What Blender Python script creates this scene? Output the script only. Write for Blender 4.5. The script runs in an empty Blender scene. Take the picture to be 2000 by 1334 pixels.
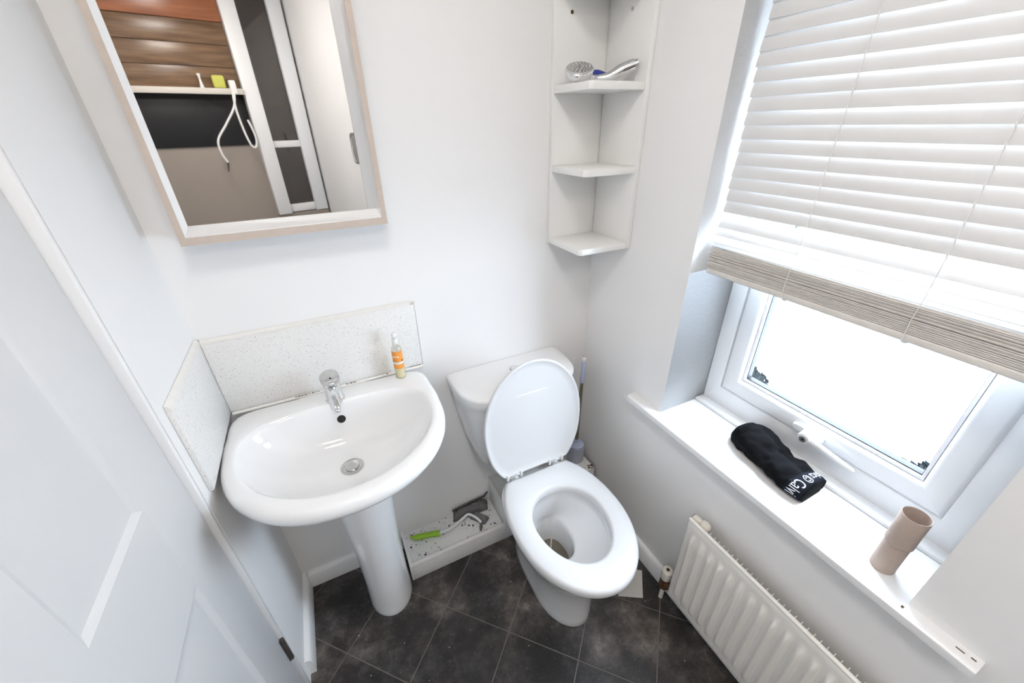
import bpy, bmesh, math, random
from mathutils import Vector, Matrix, noise
random.seed(7)
PI = math.pi
S = bpy.context.scene
COL = S.collection
R = math.radians

# ------------------------------------------------------------------ camera
cam_d = bpy.data.cameras.new('camera')
cam = bpy.data.objects.new('camera', cam_d)
COL.objects.link(cam)
yaw, pitch, roll = R(25.546), R(28.905), R(-1.209)
f = Vector((math.sin(yaw)*math.cos(pitch), math.cos(yaw)*math.cos(pitch), -math.sin(pitch)))
r0 = Vector((math.cos(yaw), -math.sin(yaw), 0))
u0 = r0.cross(f)
rr = math.cos(roll)*r0 + math.sin(roll)*u0
uu = -math.sin(roll)*r0 + math.cos(roll)*u0
m = Matrix((rr, uu, -f)).transposed().to_4x4()
m.translation = Vector((0, 0, 1.52))
cam.matrix_world = m
cam_d.sensor_width = 36.0
cam_d.lens = 36.0*0.77183/2.0
cam_d.clip_start = 0.01
S.camera = cam

# ------------------------------------------------------------------ sky, daylight portal, exposure
W = bpy.data.worlds.new('overcast_sky')
S.world = W
W.use_nodes = True
bg = W.node_tree.nodes['Background']
bg.inputs[0].default_value = (0.74, 0.865, 1.0, 1)
bg.inputs[1].default_value = 22.5
pd = bpy.data.lights.new('window_portal', 'AREA')
pd.shape = 'RECTANGLE'; pd.size = 0.64; pd.size_y = 1.24
pd.cycles.is_portal = True
po = bpy.data.objects.new('window_portal', pd)
po.location = (1.113, 0.376, 1.32)
po.rotation_euler = (0, R(90), PI)
po.rotation_euler = Matrix(((0, 0, 1), (1, 0, 0), (0, 1, 0))).to_euler()   # local -Z points to -X
COL.objects.link(po)
LAMP_A, FILL_B = 33.0, 42.0
S.view_settings.view_transform = 'Standard'
S.view_settings.look = 'None'
S.view_settings.exposure = 0.08
S.view_settings.gamma = 1.0
S.view_settings.use_curve_mapping = False

# ------------------------------------------------------------------ materials
def mat(name, col=(.8, .8, .8), rough=.5, metal=0.0, spec=.5, coat=0.0, bump=0.0, bscale=200.0,
        var=0.0, vscale=6.0, trans=0.0, sss=0.0):
    M = bpy.data.materials.new(name)
    M.use_nodes = True
    nt = M.node_tree
    b = nt.nodes['Principled BSDF']
    b.inputs['Base Color'].default_value = (*col, 1)
    b.inputs['Roughness'].default_value = rough
    b.inputs['Metallic'].default_value = metal
    b.inputs['Specular IOR Level'].default_value = spec
    b.inputs['Coat Weight'].default_value = coat
    b.inputs['Coat Roughness'].default_value = .05
    b.inputs['Transmission Weight'].default_value = trans
    geo = nt.nodes.new('ShaderNodeNewGeometry')
    if var:
        n = nt.nodes.new('ShaderNodeTexNoise'); n.inputs['Scale'].default_value = vscale
        n.inputs['Detail'].default_value = 5
        nt.links.new(geo.outputs['Position'], n.inputs['Vector'])
        mx = nt.nodes.new('ShaderNodeMix'); mx.data_type = 'RGBA'
        mx.inputs[6].default_value = (*[c*(1-var) for c in col], 1)
        mx.inputs[7].default_value = (*[min(1, c*(1+var)) for c in col], 1)
        nt.links.new(n.outputs['Fac'], mx.inputs[0])
        nt.links.new(mx.outputs[2], b.inputs['Base Color'])
    if bump:
        n2 = nt.nodes.new('ShaderNodeTexNoise'); n2.inputs['Scale'].default_value = bscale
        n2.inputs['Detail'].default_value = 4
        nt.links.new(geo.outputs['Position'], n2.inputs['Vector'])
        bp = nt.nodes.new('ShaderNodeBump'); bp.inputs['Strength'].default_value = bump
        bp.inputs['Distance'].default_value = .002
        nt.links.new(n2.outputs['Fac'], bp.inputs['Height'])
        nt.links.new(bp.outputs['Normal'], b.inputs['Normal'])
    return M

def ramp(nt, src, stops):
    r = nt.nodes.new('ShaderNodeValToRGB')
    cr = r.color_ramp
    while len(cr.elements) < len(stops): cr.elements.new(.5)
    for e, (p, c) in zip(cr.elements, stops):
        e.position = p; e.color = (*c, 1) if len(c) == 3 else c
    nt.links.new(src, r.inputs[0])
    return r

M = {}
M['wall'] = mat('white_wall_paint', (.87, .862, .855), .6, spec=.3, bump=.04, bscale=70, var=.012, vscale=3)
M['ceiling'] = mat('white_ceiling_paint', (.87, .865, .86), .7, spec=.2, bump=.1, bscale=70)
M['gloss'] = mat('white_gloss_paint', (.86, .86, .86), .28, coat=.15, bump=.05, bscale=40)
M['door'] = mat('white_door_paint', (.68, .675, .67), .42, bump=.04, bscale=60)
M['ceramic'] = mat('white_ceramic', (.86, .86, .86), .08, coat=.6)
M['seat'] = mat('white_seat_plastic', (.70, .70, .705), .35)
M['upvc'] = mat('white_upvc', (.86, .87, .89), .25, coat=.1)
M['silicone'] = mat('white_sealant', (.80, .78, .74), .4, var=.08, vscale=40)
M['slat'] = mat('white_blind_slat', (.74, .735, .73), .4, spec=.4)
M['slatstack'] = mat('warm_lit_blind_slat', (.70, .66, .615), .5, var=.10, vscale=60)  # beige cast of the room light put into the stacked slats' colour
M['cord'] = mat('white_cord', (.78, .77, .75), .8)
M['chrome'] = mat('chrome', (.80, .81, .82), .08, metal=1)
M['chrome_dull'] = mat('dull_chrome', (.62, .62, .61), .32, metal=1, var=.15, vscale=80)
M['darkmetal'] = mat('worn_dark_metal', (.12, .11, .10), .5, metal=.7, var=.4, vscale=120)
M['black'] = mat('black_void', (.012, .011, .011), .6)
M['melamine'] = mat('white_melamine', (.88, .875, .855), .35, bump=.02)
M['radiator'] = mat('cream_white_radiator_enamel', (.88, .85, .80), .35, coat=.1, var=.04, vscale=8)
M['valve'] = mat('aged_white_plastic', (.78, .74, .66), .4, var=.08, vscale=60)
M['brass'] = mat('dirty_brass', (.10, .05, .025), .6, metal=.4, var=.5, vscale=150)
M['wood_edge'] = mat('raw_beige_wood_edge', (.58, .49, .42), .6, var=.10, vscale=50, bump=.1)
M['green'] = mat('lime_green_plastic', (.30, .55, .03), .35)
M['whiteplastic'] = mat('white_plastic', (.75, .76, .76), .35)
M['grey_pad'] = mat('grey_scrub_pad', (.17, .17, .175), .9, bump=.6, bscale=500, var=.2, vscale=120)
M['lint'] = mat('grey_lint', (.16, .155, .155), .95, bump=.9, bscale=400, var=.4, vscale=90)
M['blackplastic'] = mat('black_plastic', (.012, .012, .013), .4)
M['blue'] = mat('blue_plastic', (.028, .045, .32), .3)
M['lilac'] = mat('pale_blue_plastic', (.50, .56, .75), .35)
M['holder'] = mat('blue_grey_plastic', (.42, .45, .53), .4, var=.06, vscale=30)
M['olive'] = mat('tarnished_metal_rod', (.21, .20, .14), .45, metal=.5, var=.2, vscale=60)
M['cardboard'] = mat('brown_cardboard', (.44, .35, .295), .85, bump=.15, bscale=300, var=.06, vscale=30)
M['card'] = mat('white_card', (.62, .60, .57), .8)
M['fabric'] = mat('black_fabric', (.0028, .0028, .0034), .9, spec=.12, bump=.3, bscale=1500)
M['band'] = mat('navy_elastic_band', (.005, .006, .011), .85, spec=.15, bump=.3, bscale=1800)
M['print'] = mat('white_print', (.62, .64, .68), .7)
M['orange'] = mat('orange_label_print', (.85, .33, .06), .5)
M['paper'] = mat('white_label_print', (.8, .75, .7), .5)
M['cap'] = mat('white_cap_plastic', (.82, .82, .80), .35)
M['gasket'] = mat('dark_gasket', (.012, .013, .014), .6)
M['beige'] = mat('beige_wall', (.36, .31, .27), .7, var=.04, vscale=3)
M['blackpanel'] = mat('black_panel', (.006, .006, .007), .4)
M['ledge'] = mat('off_white_ledge', (.62, .58, .52), .5)
M['sponge'] = mat('yellow_sponge', (.55, .55, .12), .9)
M['crumb'] = mat('dark_crumbs', (.02, .017, .014), .9)
M['crumb_white'] = mat('pale_crumbs', (.6, .57, .52), .9)
M['mould'] = mat('brown_mould', (.10, .06, .03), .9, var=.5, vscale=300)
M['ground'] = mat('pale_concrete', (.75, .76, .78), .9, var=.03, vscale=.5)
M['leaf'] = mat('dark_green_leaves', (.010, .0125, .013), .95, spec=.05, var=.3, vscale=20)
M['bark'] = mat('brown_bark', (.01, .008, .007), .9)
M['house'] = mat('pale_render', (.75, .74, .72), .9)

# diffusers of the ceiling lamp and of the added far fill
def emis(name, col, st):
    A = bpy.data.materials.new(name); A.use_nodes = True
    b = A.node_tree.nodes['Principled BSDF']
    b.inputs['Base Color'].default_value = (.8, .8, .8, 1)
    b.inputs['Emission Color'].default_value = (*col, 1)
    b.inputs['Emission Strength'].default_value = st
    return A
M['lamp'] = emis('lamp_diffuser', (1.0, .95, .90), LAMP_A)
M['fill_far'] = emis('far_fill_diffuser', (1.0, .95, .90), FILL_B)

# mirror
M['mirror'] = mat('mirror_glass', (.93, .93, .93), .015, metal=1)

# window glass
def glass(name, tint, refl):
    A = bpy.data.materials.new(name); A.use_nodes = True
    nt = A.node_tree
    nt.nodes.remove(nt.nodes['Principled BSDF'])
    out = nt.nodes['Material Output']
    t = nt.nodes.new('ShaderNodeBsdfTransparent'); t.inputs[0].default_value = (*tint, 1)
    g = nt.nodes.new('ShaderNodeBsdfGlossy'); g.inputs['Roughness'].default_value = .02
    mx = nt.nodes.new('ShaderNodeMixShader'); mx.inputs[0].default_value = refl
    nt.links.new(t.outputs[0], mx.inputs[1]); nt.links.new(g.outputs[0], mx.inputs[2])
    nt.links.new(mx.outputs[0], out.inputs[0])
    return A
M['glass'] = glass('window_glass', (.97, .98, .99), .05)
M['bottle'] = glass('clear_plastic', (.93, .92, .88), .12)
M['darkglass'] = glass('smoked_glass', (.55, .52, .50), .10)
M['liquid'] = mat('pale_yellow_liquid', (.80, .74, .50), .2)

# speckled laminate
def speckle():
    A = bpy.data.materials.new('speckled_white_laminate'); A.use_nodes = True
    nt = A.node_tree; b = nt.nodes['Principled BSDF']
    b.inputs['Roughness'].default_value = .3
    geo = nt.nodes.new('ShaderNodeNewGeometry')
    def layer(scale, th, keep):
        v = nt.nodes.new('ShaderNodeTexVoronoi'); v.inputs['Scale'].default_value = scale
        nt.links.new(geo.outputs['Position'], v.inputs['Vector'])
        lt = nt.nodes.new('ShaderNodeMath'); lt.operation = 'LESS_THAN'; lt.inputs[1].default_value = th
        nt.links.new(v.outputs['Distance'], lt.inputs[0])
        sp = nt.nodes.new('ShaderNodeSeparateColor'); nt.links.new(v.outputs['Color'], sp.inputs[0])
        l2 = nt.nodes.new('ShaderNodeMath'); l2.operation = 'LESS_THAN'; l2.inputs[1].default_value = keep
        nt.links.new(sp.outputs[0], l2.inputs[0])
        mu = nt.nodes.new('ShaderNodeMath'); mu.operation = 'MULTIPLY'
        nt.links.new(lt.outputs[0], mu.inputs[0]); nt.links.new(l2.outputs[0], mu.inputs[1])
        return mu.outputs[0]
    last = None
    for scale, th, keep, c in ((330, .30, .34, (.62, .60, .57)), (170, .22, .26, (.46, .43, .39)), (420, .4, .3, (.88, .88, .87))):
        fac = layer(scale, th, keep)
        mx = nt.nodes.new('ShaderNodeMix'); mx.data_type = 'RGBA'
        if last is None: mx.inputs[6].default_value = (.81, .80, .78, 1)
        else: nt.links.new(last, mx.inputs[6])
        mx.inputs[7].default_value = (*c, 1)
        nt.links.new(fac, mx.inputs[0]); last = mx.outputs[2]
    nt.links.new(last, b.inputs['Base Color'])
    return A
M['speckle'] = speckle()

# slate-look tiles
def slate():
    A = bpy.data.materials.new('dark_slate_tile'); A.use_nodes = True
    nt = A.node_tree; b = nt.nodes['Principled BSDF']
    geo = nt.nodes.new('ShaderNodeNewGeometry')
    oi = nt.nodes.new('ShaderNodeObjectInfo')
    n = nt.nodes.new('ShaderNodeTexNoise'); n.inputs['Scale'].default_value = 7; n.inputs['Detail'].default_value = 10
    n.inputs['Roughness'].default_value = .72
    nt.links.new(geo.outputs['Position'], n.inputs['Vector'])
    c = ramp(nt, n.outputs['Fac'], [(.30, (.010, .0085, .008)), (.46, (.028, .025, .0235)), (.57, (.070, .065, .061)), (.70, (.18, .172, .165))])
    n3 = nt.nodes.new('ShaderNodeTexNoise'); n3.inputs['Scale'].default_value = 130; n3.inputs['Detail'].default_value = 3
    nt.links.new(geo.outputs['Position'], n3.inputs['Vector'])
    n4 = nt.nodes.new('ShaderNodeTexNoise'); n4.inputs['Scale'].default_value = 3.2; n4.inputs['Detail'].default_value = 6
    nt.links.new(geo.outputs['Position'], n4.inputs['Vector'])
    wr = ramp(nt, n4.outputs['Fac'], [(.40, (.62, .62, .66)), (.50, (1.0, .96, .93)), (.62, (1.9, 1.72, 1.6))])
    c2 = nt.nodes.new('ShaderNodeMix'); c2.data_type = 'RGBA'; c2.blend_type = 'MULTIPLY'; c2.inputs[0].default_value = 1
    nt.links.new(c.outputs[0], c2.inputs[6]); nt.links.new(wr.outputs[0], c2.inputs[7])
    d = ramp(nt, n3.outputs['Fac'], [(.62, (0, 0, 0)), (.78, (.10, .10, .10))])
    ad = nt.nodes.new('ShaderNodeMix'); ad.data_type = 'RGBA'; ad.blend_type = 'ADD'; ad.inputs[0].default_value = 1
    nt.links.new(c2.outputs[2], ad.inputs[6]); nt.links.new(d.outputs[0], ad.inputs[7])
    mr = nt.nodes.new('ShaderNodeMapRange'); mr.inputs[3].default_value = .8; mr.inputs[4].default_value = 1.25
    nt.links.new(oi.outputs['Random'], mr.inputs[0])
    ml = nt.nodes.new('ShaderNodeMix'); ml.data_type = 'RGBA'; ml.blend_type = 'MULTIPLY'; ml.inputs[0].default_value = 1
    nt.links.new(ad.outputs[2], ml.inputs[6]); nt.links.new(mr.outputs[0], ml.inputs[7])
    nt.links.new(ml.outputs[2], b.inputs['Base Color'])
    b.inputs['Roughness'].default_value = .42
    bp = nt.nodes.new('ShaderNodeBump'); bp.inputs['Strength'].default_value = .25; bp.inputs['Distance'].default_value = .002
    nt.links.new(n.outputs['Fac'], bp.inputs['Height']); nt.links.new(bp.outputs[0], b.inputs['Normal'])
    return A
M['slate'] = slate()
M['grout'] = mat('pale_grey_grout', (.19, .165, .145), .8, var=.2, vscale=20)

# brown timber boards
def timber(name, c0, c1, rough=.3):
    A = bpy.data.materials.new(name); A.use_nodes = True
    nt = A.node_tree; b = nt.nodes['Principled BSDF']
    tc = nt.nodes.new('ShaderNodeNewGeometry')
    mp = nt.nodes.new('ShaderNodeMapping'); mp.inputs['Scale'].default_value = (2.5, 30, 30)
    nt.links.new(tc.outputs['Position'], mp.inputs[0])
    n = nt.nodes.new('ShaderNodeTexNoise'); n.inputs['Scale'].default_value = 1.6; n.inputs['Detail'].default_value = 8
    nt.links.new(mp.outputs[0], n.inputs['Vector'])
    c = ramp(nt, n.outputs['Fac'], [(.3, c0), (.7, c1)])
    nt.links.new(c.outputs[0], b.inputs['Base Color'])
    b.inputs['Roughness'].default_value = rough
    return A
M['timber'] = timber('brown_timber_board', (.10, .055, .028), (.23, .135, .07))
M['timber_red'] = timber('reddish_timber_board', (.22, .07, .028), (.36, .13, .05))

# ------------------------------------------------------------------ object helpers
ORG = {}          # world origin of every object built here
def setp(o, label=None, cat=None, group=None, kind=None):
    if label: o['label'] = label
    if cat: o['category'] = cat
    if group: o['group'] = group
    if kind: o['kind'] = kind
    return o

def thing(name, label, cat, loc, group=None, kind=None):
    o = bpy.data.objects.new(name, None)
    o.empty_display_size = .05
    o.location = loc
    COL.objects.link(o)
    ORG[o] = Vector(loc)
    return setp(o, label, cat, group, kind)

def obj(name, bm, material, parent=None, origin=None, sharp=.6, label=None, kind=None):
    """one mesh object; geometry is given in world space"""
    org = ORG[parent] if parent is not None else Vector(origin or (0, 0, 0))
    bmesh.ops.remove_doubles(bm, verts=bm.verts, dist=1e-6)
    bmesh.ops.recalc_face_normals(bm, faces=bm.faces)
    for fc in bm.faces: fc.smooth = True
    for e in bm.edges:
        if len(e.link_faces) == 2:
            e.smooth = e.calc_face_angle(0) < sharp
    bmesh.ops.translate(bm, verts=bm.verts, vec=-org)
    me = bpy.data.meshes.new(name)
    bm.to_mesh(me); bm.free()
    me.materials.append(M[material])
    o = bpy.data.objects.new(name, me)
    COL.objects.link(o)
    if parent is not None: o.parent = parent
    else: o.location = org
    ORG[o] = org
    if label: o['label'] = label
    if kind: o['kind'] = kind
    return o

def single(name, bm, material, label, cat, origin, group=None, **k):
    return setp(obj(name, bm, material, None, origin, **k), label, cat, group)

def struct(name, bm, material, parent=None, label=None, **k):
    o = obj(name, bm, material, parent, **k)
    if parent is None: o['kind'] = 'structure'
    if label: o['label'] = label
    return o

def NB(): return bmesh.new()

def box(bm, x0, x1, y0, y1, z0, z1, bev=0.0, seg=2):
    vs = [bm.verts.new((x, y, z)) for x in (x0, x1) for y in (y0, y1) for z in (z0, z1)]
    fs = [bm.faces.new([vs[i] for i in q]) for q in ((0, 1, 3, 2), (4, 6, 7, 5), (0, 4, 5, 1), (2, 3, 7, 6), (0, 2, 6, 4), (1, 5, 7, 3))]
    if bev:
        es = list({e for fc in fs for e in fc.edges})
        bmesh.ops.bevel(bm, geom=es, offset=bev, segments=seg, profile=.5, affect='EDGES')
    return bm

def loft(bm, rings, cap0=True, cap1=True, closed=True):
    V = [[bm.verts.new(p) for p in rg] for rg in rings]
    n = len(V[0])
    for a, b in zip(V, V[1:]):
        for i in range(n if closed else n-1):
            j = (i+1) % n
            bm.faces.new((a[i], a[j], b[j], b[i]))
    if cap0: bm.faces.new(V[0][::-1])
    if cap1: bm.faces.new(V[-1])
    return bm

def circ(c, r, ax, n=24, ang0=0.0):
    ax = Vector(ax).normalized()
    t = Vector((0, 0, 1)) if abs(ax.z) < .9 else Vector((1, 0, 0))
    e1 = ax.cross(t).normalized(); e2 = ax.cross(e1)
    return [Vector(c) + r*(math.cos(ang0+2*PI*i/n)*e1 + math.sin(ang0+2*PI*i/n)*e2) for i in range(n)]

def cyl(bm, p0, p1, r0, r1=None, n=24, bev=0.0):
    p0, p1 = Vector(p0), Vector(p1); r1 = r0 if r1 is None else r1
    d = (p1-p0).normalized()
    rg = []
    if bev: rg += [circ(p0, r0-bev, d, n), circ(p0+d*bev*.3, r0-bev*.3, d, n), circ(p0+d*bev, r0, d, n), circ(p1-d*bev, r1, d, n), circ(p1-d*bev*.3, r1-bev*.3, d, n), circ(p1, r1-bev, d, n)]
    else: rg = [circ(p0, r0, d, n), circ(p1, r1, d, n)]
    return loft(bm, rg)

def lathe(bm, c, prof, n=32, cap0=True, cap1=True):
    c = Vector(c)
    return loft(bm, [[c+Vector((r*math.cos(2*PI*i/n), r*math.sin(2*PI*i/n), z)) for i in range(n)] for r, z in prof], cap0, cap1)

def spline(pts, k=8):
    P = [Vector(p) for p in pts]; out = []
    for i in range(len(P)-1):
        a = P[max(i-1, 0)]; b = P[i]; c = P[i+1]; d = P[min(i+2, len(P)-1)]
        for j in range(k):
            t = j/k
            out.append(.5*((2*b)+(-a+c)*t+(2*a-5*b+4*c-d)*t*t+(-a+3*b-3*c+d)*t**3))
    out.append(P[-1]); return out

def tube(bm, pts, r, n=10):
    P = [Vector(p) for p in pts]
    rad = r if isinstance(r, (list, tuple)) else [r]*len(P)
    rings = []; e1 = None
    for i, p in enumerate(P):
        d = (P[min(i+1, len(P)-1)]-P[max(i-1, 0)]).normalized()
        if e1 is None:
            t = Vector((0, 0, 1)) if abs(d.z) < .9 else Vector((1, 0, 0))
            e1 = d.cross(t).normalized()
        else: e1 = (e1-d*e1.dot(d)).normalized()
        e2 = d.cross(e1)
        rings.append([p+rad[i]*(math.cos(2*PI*k/n)*e1+math.sin(2*PI*k/n)*e2) for k in range(n)])
    return loft(bm, rings)

def prism(bm, poly, z0, z1, bev=0.0):
    b = [bm.verts.new((x, y, z0)) for x, y in poly]; t = [bm.verts.new((x, y, z1)) for x, y in poly]
    n = len(poly); fs = [bm.faces.new(b[::-1]), bm.faces.new(t)]
    for i in range(n): fs.append(bm.faces.new((b[i], b[(i+1) % n], t[(i+1) % n], t[i])))
    if bev:
        es = list({e for fc in fs for e in fc.edges})
        bmesh.ops.bevel(bm, geom=es, offset=bev, segments=2, profile=.5, affect='EDGES')
    return bm

def egg(cx, hw, yf, yb, yc, eb=.6, n=72, ef=1.0):
    """plan outline: rounded front (small y), squarer back"""
    out = []
    for i in range(n):
        th = 2*PI*i/n
        c, s = math.cos(th), math.sin(th)
        sg = 1 if c >= 0 else -1
        if s >= 0: out.append((cx+hw*sg*abs(c)**eb, yc+(yb-yc)*abs(s)**eb))
        else: out.append((cx+hw*sg*abs(c)**ef, yc-(yc-yf)*abs(s)**ef))
    return out

def ring3(o2, z): return [Vector((x, y, z)) for x, y in o2]

# room dimensions
XL, XR, YB, YF, ZC = -.34, .865, 1.132, -1.85, 2.38

# ------------------------------------------------------------------ floor of diagonal tiles
fl = NB(); box(fl, XL-.1, XR+.245, YF-.1, YB+.1, -.06, -.0014)
floor = struct('floor', fl, 'grout', label='dark diagonal slate-look tile floor with pale joints')
TA = R(-46.4); TS = .2395; TG = .0016
ea = Vector((math.cos(TA), math.sin(TA))); eb_ = Vector((-math.sin(TA), math.cos(TA)))
T0 = Vector((.2745, .6475))
full = None
def in_room(p): return XL+.0005 <= p[0] <= XR-.0005 and YF+.0005 <= p[1] <= YB-.0005
def clip(poly, axis, val, sign):
    out = []
    for i in range(len(poly)):
        a, b = poly[i], poly[(i+1) % len(poly)]
        da, db = sign*(a[axis]-val), sign*(b[axis]-val)
        if da >= 0: out.append(a)
        if da*db < 0:
            t = da/(da-db); out.append((a[0]+t*(b[0]-a[0]), a[1]+t*(b[1]-a[1])))
    return out
for i in range(-14, 10):
    for j in range(-14, 10):
        q = [T0+ea*(TS*(i+s)+TG*(1-2*s))+eb_*(TS*(j+t)+TG*(1-2*t)) for s, t in ((0, 0), (1, 0), (1, 1), (0, 1))]
        poly = [(p.x, p.y) for p in q]
        isfull = all(in_room(p) for p in poly)
        if not isfull:
            for ax, v, sg in ((0, XL+.0005, 1), (0, XR-.0005, -1), (1, YF+.0005, 1), (1, YB-.0005, -1)):
                poly = clip(poly, ax, v, sg)
                if len(poly) < 3: break
            if len(poly) < 3: continue
            ar = abs(sum(poly[k][0]*poly[(k+1) % len(poly)][1]-poly[(k+1) % len(poly)][0]*poly[k][1] for k in range(len(poly))))/2
            if ar < 1e-4: continue
        c0 = T0+ea*TS*(i+.5)+eb_*TS*(j+.5)
        if isfull and full is not None:
            o = bpy.data.objects.new('tile', full); COL.objects.link(o); o.parent = floor
            o.location = (c0.x, c0.y, 0); continue
        bm = NB(); prism(bm, [(x-c0.x, y-c0.y) for x, y in poly], -.004, 0, 0)
        o = obj('tile', bm, 'slate', floor)
        o.location = (c0.x, c0.y, 0)
        if isfull: full = o.data

# ------------------------------------------------------------------ walls, ceiling
DY0, DY1, DZ = -.085, .797, 2.03        # door opening in the left wall
WY0, WY1, WZ0, WZ1 = .050, .703, .66, 1.96   # window opening
struct('wall_back', box(NB(), XL-.1, XR+.245, YB, YB+.1, -.06, ZC+.05), 'wall', label='plain white back wall')
b = NB()
box(b, XL-.1, XL, DY1, YB, -.06, ZC); box(b, XL-.1, XL, YF, DY0, -.06, ZC); box(b, XL-.1, XL, DY0, DY1, DZ, ZC)
struct('wall_left', b, 'wall', label='white wall with the door')
b = NB()
box(b, XR, XR+.245, WY1, YB, -.06, ZC); box(b, XR, XR+.245, YF, WY0, -.06, ZC)
box(b, XR, XR+.245, WY0, WY1, -.06, WZ0); box(b, XR, XR+.245, WY0, WY1, WZ1, ZC)
struct('wall_right', b, 'wall', label='white wall with the window recess')
struct('wall_front', box(NB(), XL-.1, XR+.245, YF-.1, YF, -.06, ZC+.05), 'beige', label='beige wall seen in the mirror')
struct('ceiling', box(NB(), XL-.1, XR+.245, YF-.1, YB+.1, ZC, ZC+.06), 'ceiling', label='white ceiling')

# baseboards
def skirt(name, a, c, side):
    bm = NB()
    h, t = .075, .018
    prof = [(0, 0), (t, 0), (t, h-.012), (t*.75, h-.004), (t*.4, h), (0, h)]
    rg = []
    for p in (a, c):
        rg.append([Vector((p[0]+side[0]*d, p[1]+side[1]*d, z)) for d, z in prof])
    loft(bm, rg)
    return struct(name, bm, 'gloss', label='white painted skirting board')
skirt('baseboard_back', (XL+.018, YB), (.022, YB), (0, -1))
skirt('baseboard_left', (XL, YB), (XL, .822), (1, 0))
skirt('baseboard_right', (XR, .974), (XR, YF+.06), (-1, 0))

# windowsill board with projecting horns
b = NB()
prof = [(.865, .662), (.838, .662), (.8335, .666), (.8325, .675), (.8335, .684), (.838, .6885), (.845, .690), (.865, .690)]
loft(b, [[Vector((x, y, z)) for x, z in prof] for y in (-.058, .826)])
box(b, .865, 1.05, WY0, WY1, .6605, .690)
box(b, 1.017, 1.055, WY0, WY1, .690, .7005, .003)
sill = struct('trim_1', b, 'gloss', label='white windowsill board with rounded nose')
b = NB()
for (x, y, l, w) in ((.851, -.030, .012, .0012), (.853, -.047, .007, .0014), (.847, .052, .004, .003)):
    box(b, x-w, x+w, y-l/2, y+l/2, .6899, .6904)
obj('scuff_marks', b, 'mould', sill, kind='stuff')

# ------------------------------------------------------------------ window
win = thing('window_1', 'white plastic framed window with clear lower pane', None, (1.085, .376, .69), kind='structure')
def bars(x0, x1, y0, y1, z0, z1, w, wb, bev, name, mt):
    """four mitred bars of a rectangular frame, one child each"""
    yi0, yi1, zi0, zi1 = y0+w, y1-w, z0+wb, z1-w
    quads = [((y0, z0), (y1, z0), (yi1, zi0), (yi0, zi0)), ((y1, z0), (y1, z1), (yi1, zi1), (yi1, zi0)),
             ((y1, z1), (y0, z1), (yi0, zi1), (yi1, zi1)), ((y0, z1), (y0, z0), (yi0, zi0), (yi0, zi1))]
    res = []
    for q in quads:
        bm = NB()
        a = [bm.verts.new((x0, y, z)) for y, z in q]; c = [bm.verts.new((x1, y, z)) for y, z in q]
        fs = [bm.faces.new(a), bm.faces.new(c[::-1])]+[bm.faces.new((a[i], a[(i+1) % 4], c[(i+1) % 4], c[i])) for i in range(4)]
        if bev:
            ed = [e for e in fs[0].edges if {e.verts[0], e.verts[1]} in ({a[0], a[1]}, {a[2], a[3]})]
            bmesh.ops.bevel(bm, geom=ed, offset=bev, segments=3, profile=.5, affect='EDGES')
        res.append(obj(name, bm, mt, win))
    return res
bars(1.052, 1.105, WY0+.001, WY1-.001, .6905, WZ1, .052, .076, .006, 'frame_bar', 'upvc')
bars(1.046, 1.088, .0985, .648, .766, 1.905, .056, .056, .012, 'sash_bar', 'upvc')
bars(1.056, 1.086, .1555, .591, .8235, 1.848, .006, .006, .0, 'glazing_bead', 'upvc')
bars(1.064, 1.084, .1605, .586, .8285, 1.843, .003, .004, .0, 'gasket', 'gasket')
obj('pane', box(NB(), 1.070, 1.076, .162, .585, .831, 1.841), 'glass', win)
# handle on the bottom sash bar
b = NB()
def rrect(cy, cz, hy, hz, x, k=.8, n=20):
    return [Vector((x, cy+hy*math.copysign(abs(math.cos(t))**k, math.cos(t)), cz+hz*math.copysign(abs(math.sin(t))**k, math.sin(t)))) for t in [2*PI*i/n for i in range(n)]]
loft(b, [rrect(.378, .790, .040, .012, 1.047, .5), rrect(.378, .790, .040, .012, 1.040, .5), rrect(.378, .790, .036, .009, 1.037, .5)])
hb = obj('handle_base', b, 'whiteplastic', win)
b = NB(); cyl(b, (1.04, .372, .787), (1.012, .372, .785), .0175, .016, 28, .004); obj('handle_boss', b, 'whiteplastic', hb)
b = NB(); cyl(b, (1.0125, .372, .785), (1.0105, .372, .785), .0085, n=20); obj('screw_ring', b, 'chrome_dull', hb)
b = NB(); cyl(b, (1.0108, .372, .785), (1.0098, .372, .785), .0035, n=12); obj('screw', b, 'black', hb)
b = NB()
pts = spline([(1.024, .372, .785), (1.020, .345, .785), (1.022, .315, .780), (1.027, .285, .773), (1.030, .255, .767)], 6)
rings = []
for i, p in enumerate(pts):
    t = i/(len(pts)-1); hz = .013*(1-t)+.006*t; hx = .008*(1-t)+.0045*t
    if i == len(pts)-1: hz *= .5; hx *= .5
    rings.append([p+Vector((hx*math.cos(a), 0, hz*math.sin(a))) for a in [2*PI*k/14 for k in range(14)]])
loft(b, rings); obj('handle_lever', b, 'whiteplastic', hb)

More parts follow.
